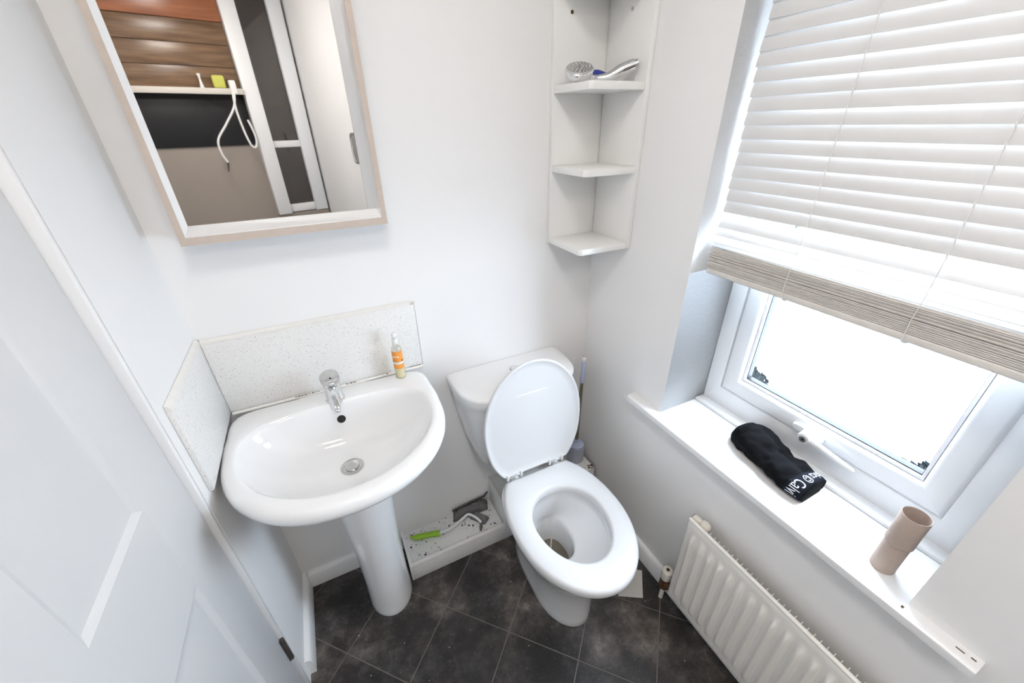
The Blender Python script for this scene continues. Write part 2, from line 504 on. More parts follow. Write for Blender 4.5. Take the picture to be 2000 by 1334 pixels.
# ------------------------------------------------------------------ outside
struct('ground', box(NB(), 1.112, 14, -10, 10, -3.1, -3.0), 'ground', label='pale ground outside the window')
def bush(name, c, rad, h, label):
    t = thing(name, label, 'tree', (c[0], c[1], -3.0))
    b = NB(); tube(b, [(c[0], c[1], -3.0), (c[0]+.02, c[1], -2.4), (c[0], c[1]+.03, h-rad*.6)], [.06, .05, .02], 8); obj('trunk', b, 'bark', t)
    b = NB(); rnd = random.Random(len(name)*7)
    bmesh.ops.create_icosphere(b, subdivisions=3, radius=rad*.82, matrix=Matrix.Translation((c[0], c[1], h-rad)))
    for v in b.verts: v.co += (v.co-Vector((c[0], c[1], h-rad)))*.22*noise.noise(v.co*9)
    for k in range(420):
        th, ph = rnd.uniform(0, 2*PI), math.acos(rnd.uniform(-.6, 1))
        q = rad*rnd.uniform(.74, .98)
        p = Vector((c[0]+q*math.sin(ph)*math.cos(th), c[1]+q*math.sin(ph)*math.sin(th), h-rad+q*math.cos(ph)))
        n = Vector((rnd.uniform(-1, 1), rnd.uniform(-1, 1), rnd.uniform(-.3, 1))).normalized()
        e1 = n.orthogonal().normalized()*rad*.16; e2 = n.cross(e1)*.6
        v = [b.verts.new(p+s) for s in (e1, e2, -e1, -e2)]; b.faces.new(v)
    obj('foliage', b, 'leaf', t, kind='stuff')
bush('garden_tree', (3.0, 1.66, 0), .19, -.315, 'dark tree top outside the pane, by the corner nearer the shelves')
bush('garden_shrub', (3.0, .46, 0), .20, -.365, 'dark rounded tree top outside the pane, by the corner nearer the cardboard tubes')

# ------------------------------------------------------------------ door in the left wall
door = thing('door_1', 'white panelled door with worn hinge', None, (XL-.02, .36, 0), kind='structure')
dy0, dy1 = -.066, .780
xf = -.345                    # face of the slab
pan = []
PC = ((.430, .642), (.087, .292))
for (a, c) in PC:
    pan += [(a, c, .990, 1.88), (a, c, .22, .785)]
def lean_leaf(b):      # the leaf leans back slightly towards its top
    for v in b.verts: v.co.x -= .0075*v.co.z
    return b
# slab with panel holes: stiles and rails, then bevelled panels set in
def dbox(name, y0, y1, z0, z1, bev=.0):
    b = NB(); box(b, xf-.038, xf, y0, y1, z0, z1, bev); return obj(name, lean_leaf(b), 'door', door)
dbox('stile', .642, dy1, .006, 1.99, .003); dbox('stile', dy0, .087, .006, 1.99)
dbox('stile', .292, .430, .006, 1.99)
for (a, c) in PC:
    dbox('rail', a, c, .006, .22); dbox('rail', a, c, .785, .990); dbox('rail', a, c, 1.88, 1.99)
for (a, c, z0, z1) in pan:
    b = NB(); rg = []
    for ins, dep in ((0, 0), (.003, -.001), (.012, -.0058), (.015, -.0062), (.028, -.0055), (.05, -.004)):
        rg.append([Vector((xf+dep, y, z)) for y, z in ((a+ins, z0+ins), (c-ins, z0+ins), (c-ins, z1-ins), (a+ins, z1-ins))])
    rg = [[Vector((xf-.03, v.y, v.z)) for v in rg[0]]]+rg
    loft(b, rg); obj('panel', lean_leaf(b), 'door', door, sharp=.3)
# frame strips around the opening
b = NB(); box(b, XL-.1, XL+.0005, dy1+.003, DY1-.0005, 0, DZ-.0005, .004); obj('jamb', b, 'gloss', door)
b = NB(); box(b, XL-.1, XL+.0005, DY0+.0005, dy0-.004, 0, DZ-.0005, .004); obj('jamb', b, 'gloss', door)
b = NB(); box(b, XL-.1, XL+.0005, dy0-.004, dy1+.004, 1.995, DZ-.0005, .004); obj('head_jamb', b, 'gloss', door)
b = NB()
for k in range(5): cyl(b, (xf+.004, dy1-.001, .200+k*.021), (xf+.004, dy1-.001, .220+k*.021), .0055, n=12, bev=.001)
box(b, xf-.001, xf+.0012, dy1-.008, dy1+.002, .200, .305)
obj('hinge', b, 'darkmetal', door, label='worn dark metal hinge')
b = NB()
for k in range(5): cyl(b, (xf-.008, dy1-.001, 1.655+k*.021), (xf-.008, dy1-.001, 1.675+k*.021), .0055, n=12, bev=.001)
obj('hinge', b, 'darkmetal', door)
b = NB(); cyl(b, (xf-.007, -.01, .98), (xf+.05, -.01, .98), .01); box(b, xf-.008, xf, -.03, .01, .92, 1.06, .002); tube(b, [(xf+.05, -.015, .98), (xf+.052, .09, .98)], .009, 12)
obj('door_handle', b, 'chrome', door)

# ------------------------------------------------------------------ venetian blind
bl = thing('venetian_blind', 'white venetian blind half raised over the window, slats bunched at its bottom', 'blind', (.93, .376, 1.155))
BX, BY0, BY1 = .930, .062, .690
obj('headrail', box(NB(), BX-.025, BX+.025, BY0, BY1, 1.915, 1.955, .003), 'slat', bl)
def slat_mesh(tilt, sag=0.0, mt='slat', wd=.036, th=.0012, bow=.0022, name='slat'):
    b = NB(); n = 8; ys = (BY0, BY1)
    rows = []
    top, bot = [], []
    for i in range(n+1):
        s = (i/n-.5)*wd; c = bow*(1-(2*i/n-1)**2)
        for lst, o in ((top, th/2), (bot, -th/2)):
            x, z = s, c+o
            lst.append((x*math.cos(tilt)-z*math.sin(tilt), x*math.sin(tilt)+z*math.cos(tilt)))
    prof = top+bot[::-1]
    loft(b, [[Vector((BX+x, y, z)) for x, z in prof] for y in ys])
    o = obj(name, b, mt, bl)
    return o
base = slat_mesh(R(77)); base.location.z += 0
def place(src, z, dy=0.0, rx=0.0, dx=0.0):
    o = src.copy(); COL.objects.link(o)
    o.location = Vector((dx, dy, z)); o.rotation_euler = (rx, 0, 0); return o
# mesh coordinates are relative to the blind root, so move by world z
zz = 1.333
first = True
ZS = []
while zz < 1.91: ZS.append(zz); zz += .0272
for k, z in enumerate(ZS):
    if k == 0: base.location.z = z
    else: place(base, z, rx=R(random.uniform(-.12, .12)), dx=random.uniform(-.0008, .0008))
loose = slat_mesh(R(50)); loose.location.z = 1.2930
l2 = slat_mesh(R(42)); l2.location.z = 1.2710
l3 = slat_mesh(R(25)); l3.location.z = 1.2480
l4 = slat_mesh(R(10)); l4.location.z = 1.2345
flat = slat_mesh(R(1.5), mt='slatstack', bow=.0008, th=.0019)
nst = 18
for k in range(nst):
    z = 1.1765+k*.00300
    if k == 0: flat.location.z = z
    else: place(flat, z, dy=random.uniform(-.0015, .0015), dx=random.uniform(-.0022, .0022), rx=R(random.uniform(-.10, .10)))
b = NB(); box(b, BX-.0185, BX+.0185, BY0-.001, BY1+.001, 1.158, 1.174, .004, 3); obj('bottom_rail', b, 'slatstack', bl)
for cy in (.482, .257):
    b = NB(); cyl(b, (BX-.004, cy, 1.152), (BX-.004, cy, 1.159), .006, .0075, 16, .0015); obj('cord_plug', b, 'cord', bl)
    # ladder: two uprights with rungs that follow the slats
    for sx in (-1, 1):
        b = NB()
        pts = [(BX+sx*.020, cy, 1.16), (BX+sx*.021, cy+.0012, 1.20), (BX+sx*.020, cy-.001, 1.24), (BX+sx*.0155, cy, 1.262), (BX+sx*.0145, cy, 1.30), (BX+sx*.0115, cy, 1.335), (BX+sx*.0115, cy, 1.92)]
        tube(b, spline(pts[:-1], 4)+[Vector(pts[-1])], .0008, 6); obj('ladder_cord', b, 'cord', bl)
    b = NB()
    for z in ZS:      # knots where the rungs leave the uprights
        lo = Vector((BX-.0118, cy, z-.018)); tube(b, [lo+Vector((-.0008, -.0008, -.004)), lo+Vector((-.0012, .0004, 0)), lo+Vector((-.0004, .0014, .005))], .0011, 6)
    obj('ladder_rungs', b, 'cord', bl)

# ------------------------------------------------------------------ framed mirror (deep box frame, glass set at a slight angle)
mi = thing('wall_mirror', 'wall mirror in a deep frame, white inside with raw beige front edges', 'mirror', (-.05, YB, 1.30))
fy = 1.06
fx0, fx1, fz0, fz1 = -.268, .164, 1.303, 1.92
ix0, ix1, iz0, iz1 = -.2555, .1515, 1.3195, 1.905
gl = [(-.246, 1.072, 1.341), (.1505, 1.1197, 1.3325), (.1505, 1.1197, 1.89), (-.246, 1.072, 1.89)]
fo = [(fx0, fz0), (fx1, fz0), (fx1, fz1), (fx0, fz1)]
fi = [(ix0, iz0), (ix1, iz0), (ix1, iz1), (ix0, iz1)]
for k in range(4):
    j = (k+1) % 4
    b = NB()
    q = [fo[k], fo[j], fi[j], fi[k]]
    a = [b.verts.new((x, fy, z)) for x, z in q]; c = [b.verts.new((x, YB-.0005, z)) for x, z in q]
    b.faces.new(a); b.faces.new(c[::-1])
    for i in range(4): b.faces.new((a[i], a[(i+1) % 4], c[(i+1) % 4], c[i]))
    bar = obj('frame_bar', b, 'gloss', mi)
    b = NB()      # raw wooden lipping on the front edge
    a = [b.verts.new((x, fy-.0022, z)) for x, z in q]; c = [b.verts.new((x, fy-.0001, z)) for x, z in q]
    b.faces.new(a); b.faces.new(c[::-1])
    for i in range(4): b.faces.new((a[i], a[(i+1) % 4], c[(i+1) % 4], c[i]))
    o = obj('edge_lipping', b, 'wood_edge', bar, label='raw beige wood edge')
    b = NB()      # white inner slip from the front edge down to the glass
    p = [Vector((fi[k][0], fy, fi[k][1])), Vector((fi[j][0], fy, fi[j][1])), Vector(gl[j]), Vector(gl[k])]
    bk = [v+Vector((0, .005, 0)) for v in p]
    a = [b.verts.new(v) for v in p]; c = [b.verts.new(v) for v in bk]
    b.faces.new(a); b.faces.new(c[::-1])
    for i in range(4): b.faces.new((a[i], a[(i+1) % 4], c[(i+1) % 4], c[i]))
    obj('inner_slip', b, 'gloss', bar)
b = NB()
ge = [(-.2515, 1.0713, 1.325), (.1512, 1.1198, 1.322), (.1512, 1.1198, 1.9), (-.2515, 1.0713, 1.9)]
nrm = Vector((.12, -.993, 0))
a = [b.verts.new(Vector(v)+nrm*-.0002) for v in ge]; c = [b.verts.new(Vector(v)-nrm*.004) for v in ge]
b.faces.new(a); b.faces.new(c[::-1])
for i in range(4): b.faces.new((a[i], a[(i+1) % 4], c[(i+1) % 4], c[i]))
obj('mirror_glass', b, 'mirror', mi)

# ------------------------------------------------------------------ corner shelf
sh = thing('corner_shelf', 'white square corner shelf unit between mirror and window', 'shelf', (XR, YB, 1.171))
SX, SY, T = .677, .940, .016
obj('back_panel', box(NB(), SX, XR-.0005, YB-T, YB-.0005, 1.171, 2.06, .001), 'melamine', sh)
obj('side_panel', box(NB(), XR-T, XR-.0005, SY, YB-T-.0012, 1.171, 2.06, .001), 'melamine', sh)
for z in (1.171, 1.388, 1.590, 1.815):
    b = NB(); prism(b, [(SX+.001, YB-T-.0005), (SX+.001, SY+.012), (SX+.010, SY+.003), (XR-T-.0005, SY+.001), (XR-T-.0005, YB-T-.0005)], z, z+.0185, .0012)
    obj('shelf', b, 'melamine', sh)
b = NB(); cyl(b, (.728, YB-T, 1.772), (.728, YB-T-.0012, 1.772), .0045, n=14); obj('screw_hole', b, 'mould', sh)
b = NB(); cyl(b, (XR-T, 1.022, 1.770), (XR-T-.0012, 1.022, 1.770), .0045, n=14); obj('screw_hole', b, 'chrome_dull', sh)

# shower head lying on the shelf
zt = 1.6085
sw = thing('shower_head', 'chrome hand shower lying on the top visible shelf', 'shower head', (.70, 1.02, zt))
hc = Vector((.701, 1.030, zt+.0245)); ax = Vector((-.24, -.40, .88)).normalized(); HS = 1.22
b = NB()
prof = [(.004, -.0185), (.018, -.016), (.027, -.008), (.0305, .001), (.031, .006), (.029, .009)]
loft(b, [circ(hc+ax*h, r_*HS, ax, 32) for r_, h in prof]); body = obj('head_shell', b, 'chrome', sw)
b = NB(); loft(b, [circ(hc+ax*.0091, .0275*HS, ax, 32), circ(hc+ax*.0115, .0265*HS, ax, 32), circ(hc+ax*.012, .020*HS, ax, 32)]); fp = obj('spray_face', b, 'chrome_dull', sw)
b = NB()
for rr_, k in ((.008, 6), (.015, 11), (.022, 16)):
    for q in circ(hc+ax*.0118, rr_*HS, ax, k): cyl(b, q, q+ax*.0018, .0012, n=6)
obj('nozzles', b, 'whiteplastic', fp)
b = NB(); cyl(b, hc+ax*.009+Vector((.0275, -.004, 0)), hc+ax*.019+Vector((.0285, -.004, 0)), .0045, .004, 12, .001); obj('selector_tab', b, 'chrome_dull', sw)
b = NB()
pts = spline([(.722, 1.024, zt+.0125), (.748, 1.014, zt+.0105), (.775, 1.000, zt+.0135), (.803, .984, zt+.028), (.828, .968, zt+.038)], 8)
tube(b, pts, [.011-.0035*math.sin(PI*min(1, i/14)) if i < 10 else .0086+(.0142-.0086)*min(1, (i-10)/14) for i in range(len(pts))], 18); obj('handle', b, 'chrome', sw)
d = (pts[-1]-pts[-2]).normalized()
b = NB(); cyl(b, pts[-1]+d*.0002, pts[-1]+d*.010, .0095, n=18, bev=.001)
for k in range(4): cyl(b, pts[-1]+d*(.001+k*.0024), pts[-1]+d*(.0022+k*.0024), .0102, n=18)
obj('thread', b, 'chrome_dull', sw)
b = NB()
bp = spline([(.752, 1.062, zt+.018), (.775, 1.062, zt+.019), (.798, 1.061, zt+.018), (.824, 1.060, zt+.016)], 6)
rg = []
for i, p in enumerate(bp):
    t = i/(len(bp)-1); w = max(.05, math.sin(PI*(.12+.85*t))**.6)
    rg.append([p+Vector((0, .012*w*math.cos(a), (.0178 if math.sin(a) < 0 else .016)*w*math.sin(a))) for a in [2*PI*k/16 for k in range(16)]])
loft(b, rg)
rz = thing('razor_case', 'small blue plastic case behind the chrome hand shower', 'case', (.79, 1.058, zt))
cs = obj('case_body', b, 'blue', rz)
b = NB(); tube(b, [p+Vector((0, -.0117*max(.05, math.sin(PI*(.12+.85*i/(len(bp)-1)))**.6), .0005)) for i, p in enumerate(bp[2:-3], 2)], .0007, 6); obj('seam', b, 'blackplastic', cs)

# ------------------------------------------------------------------ splashback panels
def splash(name, bm, seal, label, loc):
    t = thing(name, label, 'splashback', loc)
    obj('panel_board', bm, 'speckle', t); o = obj('sealant', seal, 'silicone', t, label='thick white sealant bead')
    return t
SZ0, SZ1 = .833, 1.046
ts = NB()
loft(ts, [[Vector((x, YB-.0008-dy, SZ1+dz)) for dy, dz in ((0, 0), (.0095, 0), (.009, .006), (.005, .0105), (0, .012))] for x in [XL+.0105+.0251*k for k in range(22)]])
box(ts, .2105, .2135, YB-.009, YB-.0008, SZ0, SZ1+.008, .001)
splash('splashback', box(NB(), XL+.0105, .2095, YB-.0105, YB-.0005, SZ0, SZ1, .0008), ts, 'wide speckled white splashback panel behind the tap', (-.06, YB, SZ0))
ts = NB()
loft(ts, [[Vector((XL+.0008+dy, y, SZ1+dz)) for dy, dz in ((0, 0), (.0095, 0), (.009, .007), (.005, .013), (0, .016))] for y in [.83+.0298*k for k in range(11)]])
splash('splashback', box(NB(), XL+.0005, XL+.0100, .828, YB-.0008, SZ0, SZ1, .0008), ts, 'narrow speckled white splashback panel on the door wall', (XL, .97, SZ0))

# ------------------------------------------------------------------ pedestal basin
bs = thing('pedestal_basin', 'white ceramic pedestal washbasin with chrome mixer tap', 'washbasin', (-.064, .98, 0))
CX = -.064; N = 96
def basin_out(hw, yf, yb=1.119, ysh=.93):
    """D outline sampled by angle about (CX,.88)"""
    pts = []
    for i in range(400):
        th = 2*PI*i/400; c, s = math.cos(th), math.sin(th); sg = 1 if c >= 0 else -1
        if s >= 0: pts.append((CX+hw*sg*abs(c)**.22, ysh+(yb-ysh)*abs(s)**.22))
        else: pts.append((CX+hw*sg*abs(c)**.95, ysh-(ysh-yf)*abs(s)**.95))
    return resample(pts, (CX, .90))
def resample(pts, c):
    A = sorted(((math.atan2(y-c[1], x-c[0]), math.hypot(x-c[0], y-c[1])) for x, y in pts))
    out = []
    for i in range(N):
        th = -PI+2*PI*i/N; k = 0
        for k in range(len(A)):
            if A[k][0] > th: break
        else: k = 0
        a0, r0_ = A[k-1]; a1, r1_ = A[k]
        d0 = (th-a0) % (2*PI); dd = (a1-a0) % (2*PI)
        r_ = r0_+(r1_-r0_)*(d0/dd if dd > 1e-9 else 0)
        out.append((c[0]+r_*math.cos(th), c[1]+r_*math.sin(th)))
    return out
O = basin_out(.272, .655)
def inset(o, d, c=(CX, .90)):
    out = []
    for x, y in o:
        v = Vector((x-c[0], y-c[1])); l = v.length; v *= (l-d)/l; out.append((c[0]+v.x, c[1]+v.y))
    return out
Bi = resample(egg(CX, .238, .700, 1.040, .92, .62, 400), (CX, .90))
DR = Vector((-.062, .905))
def mixo(a, b_, t): return [(p[0]*(1-t)+q[0]*t, p[1]*(1-t)+q[1]*t) for p, q in zip(a, b_)]
rings = []
# underside from the pedestal neck outwards
neck = [(CX+.085*math.cos(-PI+2*PI*i/N), .985+.10*math.sin(-PI+2*PI*i/N)) for i in range(N)]
ZR = .832
rings.append(ring3(neck, .640))
for t, z in ((.25, .655), (.5, .685), (.75, .730), (.9, .762), (1.0, .786)):
    rings.append(ring3(mixo(neck, inset(O, .012), t), z))
for d, z in ((.004, .795), (.0, .806), (.001, .816), (.005, .825), (.012, .830), (.022, ZR)):
    rings.append(ring3(inset(O, d), z))
W2 = mixo(inset(O, .022), Bi, .5)
rings.append(ring3(W2, ZR)); rings.append(ring3(mixo(inset(O, .022), Bi, .9), ZR-.0012))
DEP = .128
for s in (.0, .04, .09, .16, .25, .36, .48, .60, .72, .83, .92):
    zs = [ZR-.003-DEP*(1-(1-s)**(2.5+2.6*max(0, math.sin(-PI+2*PI*i/N))**1.5)) for i in range(N)]
    tgt = [(DR.x+.026*math.cos(-PI+2*PI*i/N), DR.y+.026*math.sin(-PI+2*PI*i/N)) for i in range(N)]
    rings.append([Vector((x, y, z)) for (x, y), z in zip(mixo(Bi, tgt, s**1.05), zs)])
zb = ZR-.003-DEP
rings.append([Vector((DR.x+.0262*math.cos(-PI+2*PI*i/N), DR.y+.0262*math.sin(-PI+2*PI*i/N), zb)) for i in range(N)])
rings.append([Vector((DR.x+.024*math.cos(-PI+2*PI*i/N), DR.y+.024*math.sin(-PI+2*PI*i/N), zb-.02)) for i in range(N)])
b = NB(); loft(b, rings, True, True)
bowl = obj('basin_bowl', b, 'ceramic', bs, sharp=1.2)
# waste
b = NB(); lathe(b, (DR.x, DR.y, zb), [(.0235, -.002), (.0305, .0005), (.031, .002), (.028, .0032), (.0225, .001), (.0215, -.006)]); wst = obj('waste_ring', b, 'chrome_dull', bs)
b = NB(); lathe(b, (DR.x, DR.y, zb), [(.019, -.008), (.0195, .004), (.0185, .0065), (.012, .0078)]); obj('plug', b, 'chrome_dull', wst)
b = NB(); lathe(b, (DR.x, DR.y, zb), [(.0212, -.0065), (.0212, -.006)]); obj('waste_shadow_gap', b, 'black', wst)
# overflow hole on the back wall of the bowl (found on the bowl surface)
import mathutils
bme = bowl.data
from mathutils.bvhtree import BVHTree
bt = BVHTree.FromPolygons([v.co+ORG[bowl] for v in bme.vertices], [list(p.vertices) for p in bme.polygons])
rd = Vector((-0.04904, 0.81001, -0.58436)).normalized()      # from above the basin towards the overflow
hp, hn, _, _ = bt.ray_cast(Vector((0, 0, 1.52)), rd)
if hn.dot(rd) > 0: hn = -hn
b = NB(); loft(b, [circ(hp-hn*.002, .0135, hn, 24), circ(hp+hn*.0008, .0135, hn, 24), circ(hp+hn*.0014, .0125, hn, 24)]); ov = obj('overflow_ring', b, 'ceramic', bs)
b = NB(); loft(b, [circ(hp+hn*.0006, .0120, hn, 24), circ(hp+hn*.0017, .0118, hn, 24)]); obj('overflow_hole', b, 'black', ov)
# tap
tx, ty = -.064, 1.056
b = NB(); lathe(b, (tx, ty, ZR), [(.026, -.001), (.026, .003), (.0235, .006), (.0225, .03), (.0225, .058), (.0215, .064)], 28); tb = obj('tap_body', b, 'chrome', bs)
b = NB()
sp = spline([(tx, ty-.005, ZR+.040), (tx, ty-.035, ZR+.047), (tx, ty-.065, ZR+.043), (tx, ty-.092, ZR+.030)], 6)
rg = []
for i, p in enumerate(sp):
    t = i/(len(sp)-1); hw = .020*(1-t)+.0125*t; hh = .016*(1-t)+.0095*t
    d = (sp[min(i+1, len(sp)-1)]-sp[max(i-1, 0)]).normalized(); up = Vector((1, 0, 0)).cross(d)
    rg.append([p+Vector((hw*math.cos(a), 0, 0))+up*hh*math.sin(a) for a in [2*PI*k/20 for k in range(20)]])
e = sp[-1]; d = (sp[-1]-sp[-2]).normalized()
rg.append([e+d*.004+(q-e)*.8 for q in rg[-1]]); loft(b, rg); spt = obj('spout', b, 'chrome', bs)
b = NB(); cyl(b, e+Vector((0, .004, -.006)), e+Vector((0, .001, -.014)), .0095, .009, 18, .001); obj('aerator', b, 'chrome', spt)
hx = Vector((0, -.22, .975)).normalized(); hcen = Vector((tx, ty-.004, ZR+.066))
b = NB(); loft(b, [circ(hcen+hx*h, r_, hx, 32) for r_, h in ((.021, -.003), (.0245, .001), (.0255, .010), (.0255, .0175), (.0245, .020), (.0225, .0212))]); lv = obj('lever_head', b, 'chrome_dull', bs)
pdot = hcen+hx*.0213+Vector((.002, -.013, -.003))
b = NB(); cyl(b, pdot-hx*.001, pdot+hx*.0008, .0028, n=12); obj('indicator_dot', b, 'black', lv)
# pedestal
b = NB(); rg = []
for z, hw, yf, yb in ((0, .074, .876, 1.07), (.004, .0755, .874, 1.072), (.02, .0745, .876, 1.07), (.12, .072, .882, 1.065), (.3, .073, .888, 1.065), (.45, .081, .892, 1.066), (.56, .089, .892, 1.070), (.64, .095, .880, 1.075), (.70, .11, .865, 1.08)):
    rg.append(ring3(egg(CX+.006-.004*z, hw, yf, yb, .97, .7, 48), z))
loft(b, rg); obj('pedestal', b, 'ceramic', bs, sharp=1.0)
# stained silicone joint along the back edge of the basin
b = NB(); tube(b, [(XL+.014+.0534*k, 1.1165, ZR-.0005) for k in range(11)], .0048, 10); jt = obj('sealant_joint', b, 'silicone', bs)
b = NB()
rnd = random.Random(3)
for (xa, xb) in ((-.168, -.105), (-.028, -.004)):
    x = xa
    while x < xb:
        l = rnd.uniform(.002, .009); w = rnd.uniform(.0005, .0013)
        box(b, x, x+l, 1.1138-w, 1.1138+w, ZR+.0030, ZR+.0046); x += l+rnd.uniform(0.0005, .006)
box(b, .092, .097, 1.1125, 1.115, ZR+.0028, ZR+.0046); box(b, .166, .203, 1.1192, 1.1202, ZR+.0022, ZR+.0044)
obj('mould_stain', b, 'mould', jt, kind='stuff')

# soap bottle
bo = thing('soap_bottle', 'small clear bottle with orange label and pale cap on the basin', 'bottle', (.131, 1.085, ZR))
bc = (.131, 1.085, ZR+.0006)
b = NB(); lathe(b, bc, [(.0125, 0), (.0148, .0015), (.0152, .004), (.0152, .098), (.0145, .104), (.0105, .111), (.0075, .115), (.0075, .119)], 28); bb = obj('bottle_body', b, 'bottle', bo)
b = NB(); lathe(b, bc, [(.012, .0012), (.0142, .0028), (.0144, .070), (.0144, .0705)], 28); obj('liquid', b, 'liquid', bb)
b = NB(); lathe(b, bc, [(.0078, .1175), (.0088, .118), (.0088, .134), (.0082, .136), (.0045, .1365), (.0045, .142), (.0075, .1425), (.0075, .152), (.006, .154)], 24)
cyl(b, (bc[0], bc[1]-.004, bc[2]+.148), (bc[0]-.004, bc[1]-.017, bc[2]+.147), .0036, .003, 12); obj('pump_cap', b, 'cap', bo)
def wrap(z0, z1, a0, a1, rad, name, mt, par):
    b = NB(); n = 20; rg = []
    for i in range(n+1):
        a = a0+(a1-a0)*i/n; c, s = math.cos(a), math.sin(a)
        rg.append([Vector((bc[0]+q*c, bc[1]+q*s, bc[2]+z)) for q, z in ((rad, z0), (rad+.0003, z0), (rad+.0003, z1), (rad, z1))])
    loft(b, rg); return obj(name, b, mt, par)
lab = wrap(.036, .096, R(-185), R(-20), .0153, 'label', 'orange', bo)
wrap(.052, .060, R(-175), R(-35), .0156, 'label_band', 'paper', lab)
wrap(.0605, .0635, R(-175), R(-150), .0156, 'label_mark', 'mould', lab); wrap(.0605, .066, R(-62), R(-45), .0156, 'label_mark', 'mould', lab)
wrap(.076, .080, R(-160), R(-140), .0156, 'label_mark', 'paper', lab); wrap(.076, .081, R(-132), R(-112), .0156, 'label_mark', 'paper', lab); wrap(.076, .080, R(-104), R(-84), .0156, 'label_mark', 'paper', lab)

# ------------------------------------------------------------------ toilet
to = thing('toilet', 'white close-coupled toilet with its seat lid raised', 'toilet', (.508, .80, 0))
TX = .508
b = NB(); rg = []
for z, hw, yf, yb, yc in ((0, .094, .556, .962, .70), (.006, .096, .552, .962, .70), (.03, .094, .554, .962, .70), (.12, .098, .550, .962, .70), (.20, .108, .538, .963, .69), (.27, .128, .512, .965, .68), (.32, .150, .492, .96, .675), (.355, .166, .468, .945, .67), (.385, .172, .460, .93, .67), (.398, .170, .463, .928, .67), (.4015, .164, .470, .924, .67)):
    rg.append(ring3(egg(TX, hw, yf, yb, yc, .62, 72), z))
# inside of the bowl
trap = (.510, .745)
for t, z in ((0, .4015), (.04, .397), (.10, .388)):
    rg.append(ring3(egg(TX, .120-.006*t, .512+.02*t, .80, .665, .85, 72), z))
rg.append(ring3(egg(TX, .126, .505, .806, .665, .85, 72), .378))
for t, z in ((.10, .345), (.25, .310), (.45, .280), (.65, .258), (.85, .243), (.95, .238)):
    a = egg(TX, .126, .505, .806, .665, .85, 72)
    c = egg(trap[0], .056, .655, .825, .745, .85, 72)
    rg.append(ring3(mixo(a, c, t), z))
c = egg(trap[0], .056, .655, .825, .745, .85, 72)
rg.append(ring3(c, .232)); rg.append(ring3(mixo(c, [trap]*72, .04), .215)); rg.append(ring3(mixo(c, [trap]*72, .10), .15)); rg.append(ring3(mixo(c, [trap]*72, .2), .09))
loft(b, rg, True, True); obj('pan', b, 'ceramic', to, sharp=1.1)
b = NB(); prism(b, mixo(c, [trap]*72, .135), .122, .124); 
M['water'] = mat('murky_water', (.17, .15, .11), .05, var=.2, vscale=40)
wt = obj('water', b, 'water', to)
b = NB(); box(b, .468, .520, .715, .721, .1245, .130, .001); obj('debris', b, 'mould', wt)
# seat ring
def lerp_o(o1, o2, t): return mixo(o1, o2, t)
so = [(x, min(y, .884)) for x, y in egg(TX, .181, .425, .94, .675, .9, 144)]; si = egg(TX, .113, .515, .792, .668, .95, 144)
b = NB(); rg = []
for t, z in ((.0, .4055), (-.012, .412), (-.010, .420), (.03, .4275), (.12, .4315), (.5, .4330), (.86, .4310), (.96, .4270), (1.0, .4190), (1.0, .4060)):
    rg.append(ring3(lerp_o(so, si, t), z))
rg.append(rg[0]); loft(b, rg, False, False); seat = obj('seat', b, 'seat', to, sharp=1.2)
# raised lid: built flat (u across, v from hinge), then stood up
HY, HZ = .892, .440
lean = R(5.0)
def stand(u, v, d):      # d = distance towards the room from the lid's inner face
    y = HY+v*math.sin(lean)-d*math.cos(lean); z = HZ+v*math.cos(lean)+d*math.sin(lean)
    return Vector((TX+.004+u, y, z))
lo = [(x-TX, .884-y) for x, y in egg(TX, .184, .455, .94, .690, .9, 144)]
lo = [(u, max(v, 0)) for u, v in lo]
def linset(d): 
    out = []
    for u, v in lo:
        w = Vector((u, v-.21)); l = w.length; w *= (l-d)/l; out.append((w.x, w.y+.21))
    return out
b = NB(); rg = []
for d, h in ((.14, -.0155), (.06, -.0145), (.02, -.0125), (.006, -.009), (.001, -.004), (0, .001), (.002, .0045), (.006, .0050), (.010, .003), (.016, -.0005), (.03, -.002), (.12, -.0028)):
    rg.append([stand(u, v, h) for u, v in linset(d)])
loft(b, rg); obj('seat_lid', b, 'seat', to, sharp=1.2)
for x in (.424, .592):
    b = NB(); box(b, x-.016, x+.016, .884, .902, .4025, .428, .003); h = obj('hinge', b, 'chrome', to)
    b = NB(); cyl(b, (x-.022, .893, .436), (x+.022, .893, .436), .0072, n=18, bev=.001); obj('hinge_pin', b, 'chrome', h)
    for s in (-1, 1):
        b = NB(); box(b, x+s*.026-.005, x+s*.026+.005, .884, .900, .426, .452, .002); obj('hinge_lug', b, 'seat', h)
# cistern
def cist(hw, yf, n=64, e=.50):
    out = []
    for i in range(n+1):
        th = PI+PI*i/n; c_, s_ = math.cos(th), math.sin(th)
        out.append((TX-.002+hw*math.copysign(abs(c_)**e, c_), YB-.002-(YB-.002-yf)*abs(s_)**e))
    return out
b = NB(); rg = []
for z, hw, yf in ((.405, .150, .985), (.415, .158, .975), (.50, .178, .957), (.60, .196, .944), (.70, .210, .936), (.722, .212, .934)): rg.append(ring3(cist(hw, yf), z))
loft(b, rg); obj('cistern', b, 'ceramic', to, sharp=1.0)
b = NB(); rg = []
for z, hw, yf in ((.716, .214, .932), (.718, .218, .926), (.748, .2215, .921), (.756, .2200, .923), (.761, .214, .930), (.7635, .19, .955), (.7645, .12, 1.02)): rg.append(ring3(cist(hw, yf), z))
loft(b, rg); obj('cistern_lid', b, 'ceramic', to, sharp=.9)
